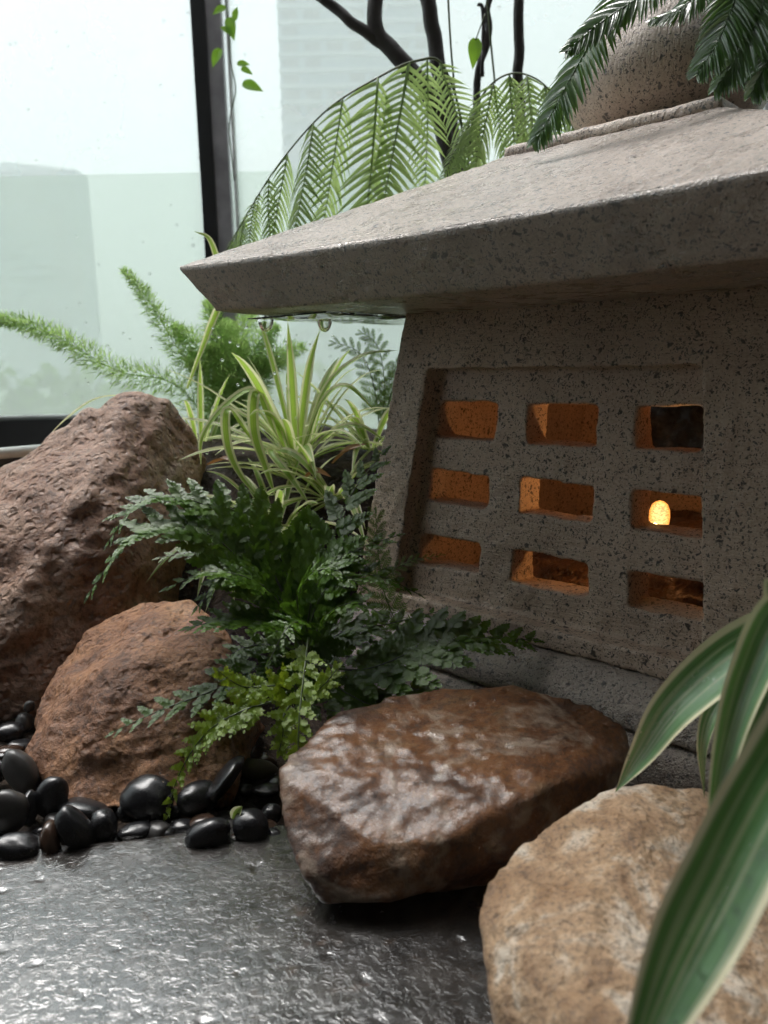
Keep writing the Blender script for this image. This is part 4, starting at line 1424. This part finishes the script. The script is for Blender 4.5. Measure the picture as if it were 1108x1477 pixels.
# ================================================================== BLACK TUB
TC_ = V((-0.86, 1.52, 0.235))
tb = empty('tub', V((TC_.x, TC_.y, -0.05)), 'black oval tub with pale rim behind the red boulder at far left', 'tub')


def oval(prof_, n=72, rx=0.46, ry=0.50):
    v, f = [], []
    for s, z in prof_:
        for k in range(n):
            q = 2 * math.pi * k / n
            v.append(TC_ + V((math.cos(q) * (rx + s), math.sin(q) * (ry + s), z)))
    for i in range(len(prof_) - 1):
        for k in range(n):
            f.append((i * n + k, i * n + (k + 1) % n, (i + 1) * n + (k + 1) % n, (i + 1) * n + k))
    return v, f


v, f = oval([(0.0, -0.003), (-0.02, -0.10), (-0.06, -0.20)])
f.append(tuple(2 * 72 + k for k in range(72)))
v2, f2 = oval([(0.018, -0.003), (0.0, -0.15), (-0.03, -0.28)])
mk('bowl', *join([(v, f), (v2, f2)]), M['tub'], tb)
mk('rim', *oval([(0.002, -0.004), (-0.001, 0.004), (0.006, 0.009), (0.016, 0.009), (0.022, 0.003), (0.020, -0.006), (0.002, -0.006)]), M['tub_rim'], tb)

# ================================================================== WINDOW
win = empty('window', V((0, WY, -0.06)), 'tall rain-misted window with black post and dotted frosting film', 'window')
mx = at(304, 200, WY).x


def part(name, b, mat): return mk(name, *box(*b), mat, win, smooth_=False)


posts = [mx - 1.55, mx, mx + 1.55, mx + 3.1]
for x in posts:
    part('post', (x - 0.030, x + 0.008, WY - 0.022, WY + 0.022, -0.06, 2.75), M['frame_black'])
    part('post', (x + 0.0085, x + 0.048, WY - 0.018, WY + 0.018, -0.06, 2.75), M['frame_grey'])
    part('gasket', (x + 0.060, x + 0.066, WY - 0.012, WY + 0.02, -0.06, 2.75), M['white_trim'])
part('rail', (-2.5, 3.3, WY - 0.055, WY + 0.055, -0.06, 0.04), M['frame_black'])
part('rail', (-2.5, 3.3, WY - 0.055, WY + 0.055, 2.60, 2.748), M['frame_black'])
FZ = at(150, 252, WY).z
ed = [-2.5] + posts + [3.3]
for a, b in zip(ed[:-1], ed[1:]):
    mk('pane', *box(a + 0.049, b - 0.035, WY, WY + 0.006, 0.041, 2.599), M['pane'], win, smooth_=False)
    v = [V((a + 0.05, WY - 0.004, 0.042)), V((b - 0.036, WY - 0.004, 0.042)), V((b - 0.036, WY - 0.004, FZ)), V((a + 0.05, WY - 0.004, FZ))]
    mk('film', v, [(0, 1, 2, 3)], M['film'], win, smooth_=False)
# left side windows, out of frame, added to let light onto the lantern front
for a, b in ((-0.14, 0.2), (0.26, 1.2), (1.3, 2.24)):
    mk('pane', *box(-2.55, -2.544, a, b, 0.041, 2.599), M['pane'], win, smooth_=False)
for y in (-0.17, 0.23, 1.25, 2.27):
    part('post', (-2.59, -2.505, y - 0.028, y + 0.028, -0.057, 2.747), M['frame_black'])
rd, rf = [], []
rr3 = random.Random(4)
for i in range(260):
    p = V((rr3.uniform(-1.2, 0.9), WY - 0.0052, rr3.uniform(0.1, 1.9)))
    r = rr3.uniform(0.0015, 0.0045)
    a, b = lathe(p, [(0.02 * r, -r * 1.2), (0.8 * r, -0.7 * r), (r, 0), (0.7 * r, 0.75 * r), (0.02 * r, r)], 7)
    a = [V((q.x, p.y + (q.y - p.y) * 0.35, q.z)) for q in a]
    k = len(rd)
    rd += a
    rf += [tuple(i_ + k for i_ in q) for q in b]
o = mk('raindrops', rd, rf, M['water'], win)
o['kind'] = 'stuff'

# ================================================================== TOWERS OUTSIDE
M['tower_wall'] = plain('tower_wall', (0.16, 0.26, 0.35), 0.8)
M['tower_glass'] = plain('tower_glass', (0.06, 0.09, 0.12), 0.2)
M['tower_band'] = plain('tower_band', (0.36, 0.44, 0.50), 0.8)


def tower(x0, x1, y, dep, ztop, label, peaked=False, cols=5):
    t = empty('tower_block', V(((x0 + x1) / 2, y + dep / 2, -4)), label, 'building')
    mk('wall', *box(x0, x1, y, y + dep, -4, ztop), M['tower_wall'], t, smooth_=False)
    if peaked:
        xm = (x0 + x1) / 2
        v = [V((x0 - .4, y - .4, ztop + .01)), V((x1 + .4, y - .4, ztop + .01)), V((x1 + .4, y + dep, ztop + .01)), V((x0 - .4, y + dep, ztop + .01)), V((xm, y + 0.2, ztop + 2.5)), V((xm, y + dep, ztop + 2.5))]
        mk('roof', v, [(0, 1, 4), (1, 2, 5, 4), (2, 3, 5), (3, 0, 4, 5), (3, 2, 1, 0)], M['tower_band'], t, smooth_=False)
    nfl = int((ztop + 4) / 3.1)
    wme, bme = None, None
    r9 = random.Random(cols)
    cw = (x1 - x0) / cols
    for k in range(nfl):
        z = ztop - 3.1 * (k + 1)
        if z < -4: break
        if bme is None:
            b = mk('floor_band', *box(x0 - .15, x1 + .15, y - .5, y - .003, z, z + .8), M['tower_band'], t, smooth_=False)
            bme, bz = b.data, z
        else:
            b = link('floor_band', bme, t)
            b.location.z = z - bz
        for c in range(cols):
            if wme is not None and r9.random() < 0.35: continue
            if wme is None:
                g = mk('window', *box(x0 + cw * (c + .15), x0 + cw * (c + .85), y - .12, y - .004, z + 1.0, z + 2.7), M['tower_glass'], t, smooth_=False)
                wme, wz, wc = g.data, z, c
            else:
                g = link('window', wme, t)
                g.location = ((c - wc) * cw, 0, z - wz)
    return t


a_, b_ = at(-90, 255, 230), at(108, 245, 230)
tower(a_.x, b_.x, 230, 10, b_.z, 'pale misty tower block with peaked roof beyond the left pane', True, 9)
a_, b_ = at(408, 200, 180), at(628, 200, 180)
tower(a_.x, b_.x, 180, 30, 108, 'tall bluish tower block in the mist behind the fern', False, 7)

# far trees, only a pale green mass through the frosting
tv, tfc = [], []
r4 = random.Random(77)
for k in range(16):
    cx, cy_ = -26 + k * 3.1 + r4.uniform(-1, 1), 22 + r4.uniform(-3, 5)
    hx, hz_ = r4.uniform(1.6, 2.6), r4.uniform(1.8, 3.0)
    for i in range(420):
        d = V((r4.gauss(0, 1), r4.gauss(0, 1), r4.gauss(0, 1))).normalized() * (r4.random() ** 0.35)
        p = V((cx + d.x * hx, cy_ + d.y * hx, -1.6 + d.z * hz_))
        a = V((r4.gauss(0, 1), r4.gauss(0, 1), r4.gauss(0, 1))).normalized() * r4.uniform(0.15, 0.32)
        b = a.cross(V((r4.gauss(0, 1), r4.gauss(0, 1), r4.gauss(0, 1)))).normalized() * 0.2
        n0 = len(tv)
        tv += [p - a, p + b, p + a, p - b]
        tfc.append((n0, n0 + 1, n0 + 2, n0 + 3))
o = mk('distant_trees', tv, tfc, leafmat('far_leaf', (0.08, 0.16, 0.03), (0.16, 0.26, 0.06), 0.6, 0.3), origin=V((0, 24, -4)))
tag(o, 'pale green mass of far trees blurred by the window frosting', 'trees', kind='stuff')

# ================================================================== HAZE
m_, t_ = nodemat('mist')
n_ = N(t_)
n_.out(n_('VolumePrincipled', i={'Color': (0.96, 0.98, 0.98, 1), 'Density': 0.0032, 'Anisotropy': 0.2}), True)
o = mk('haze', *box(-380, 380, -12, 460, -5.2, 110), m_, smooth_=False)
tag(o, 'pale rain mist between the window and the towers', 'mist', kind='stuff')
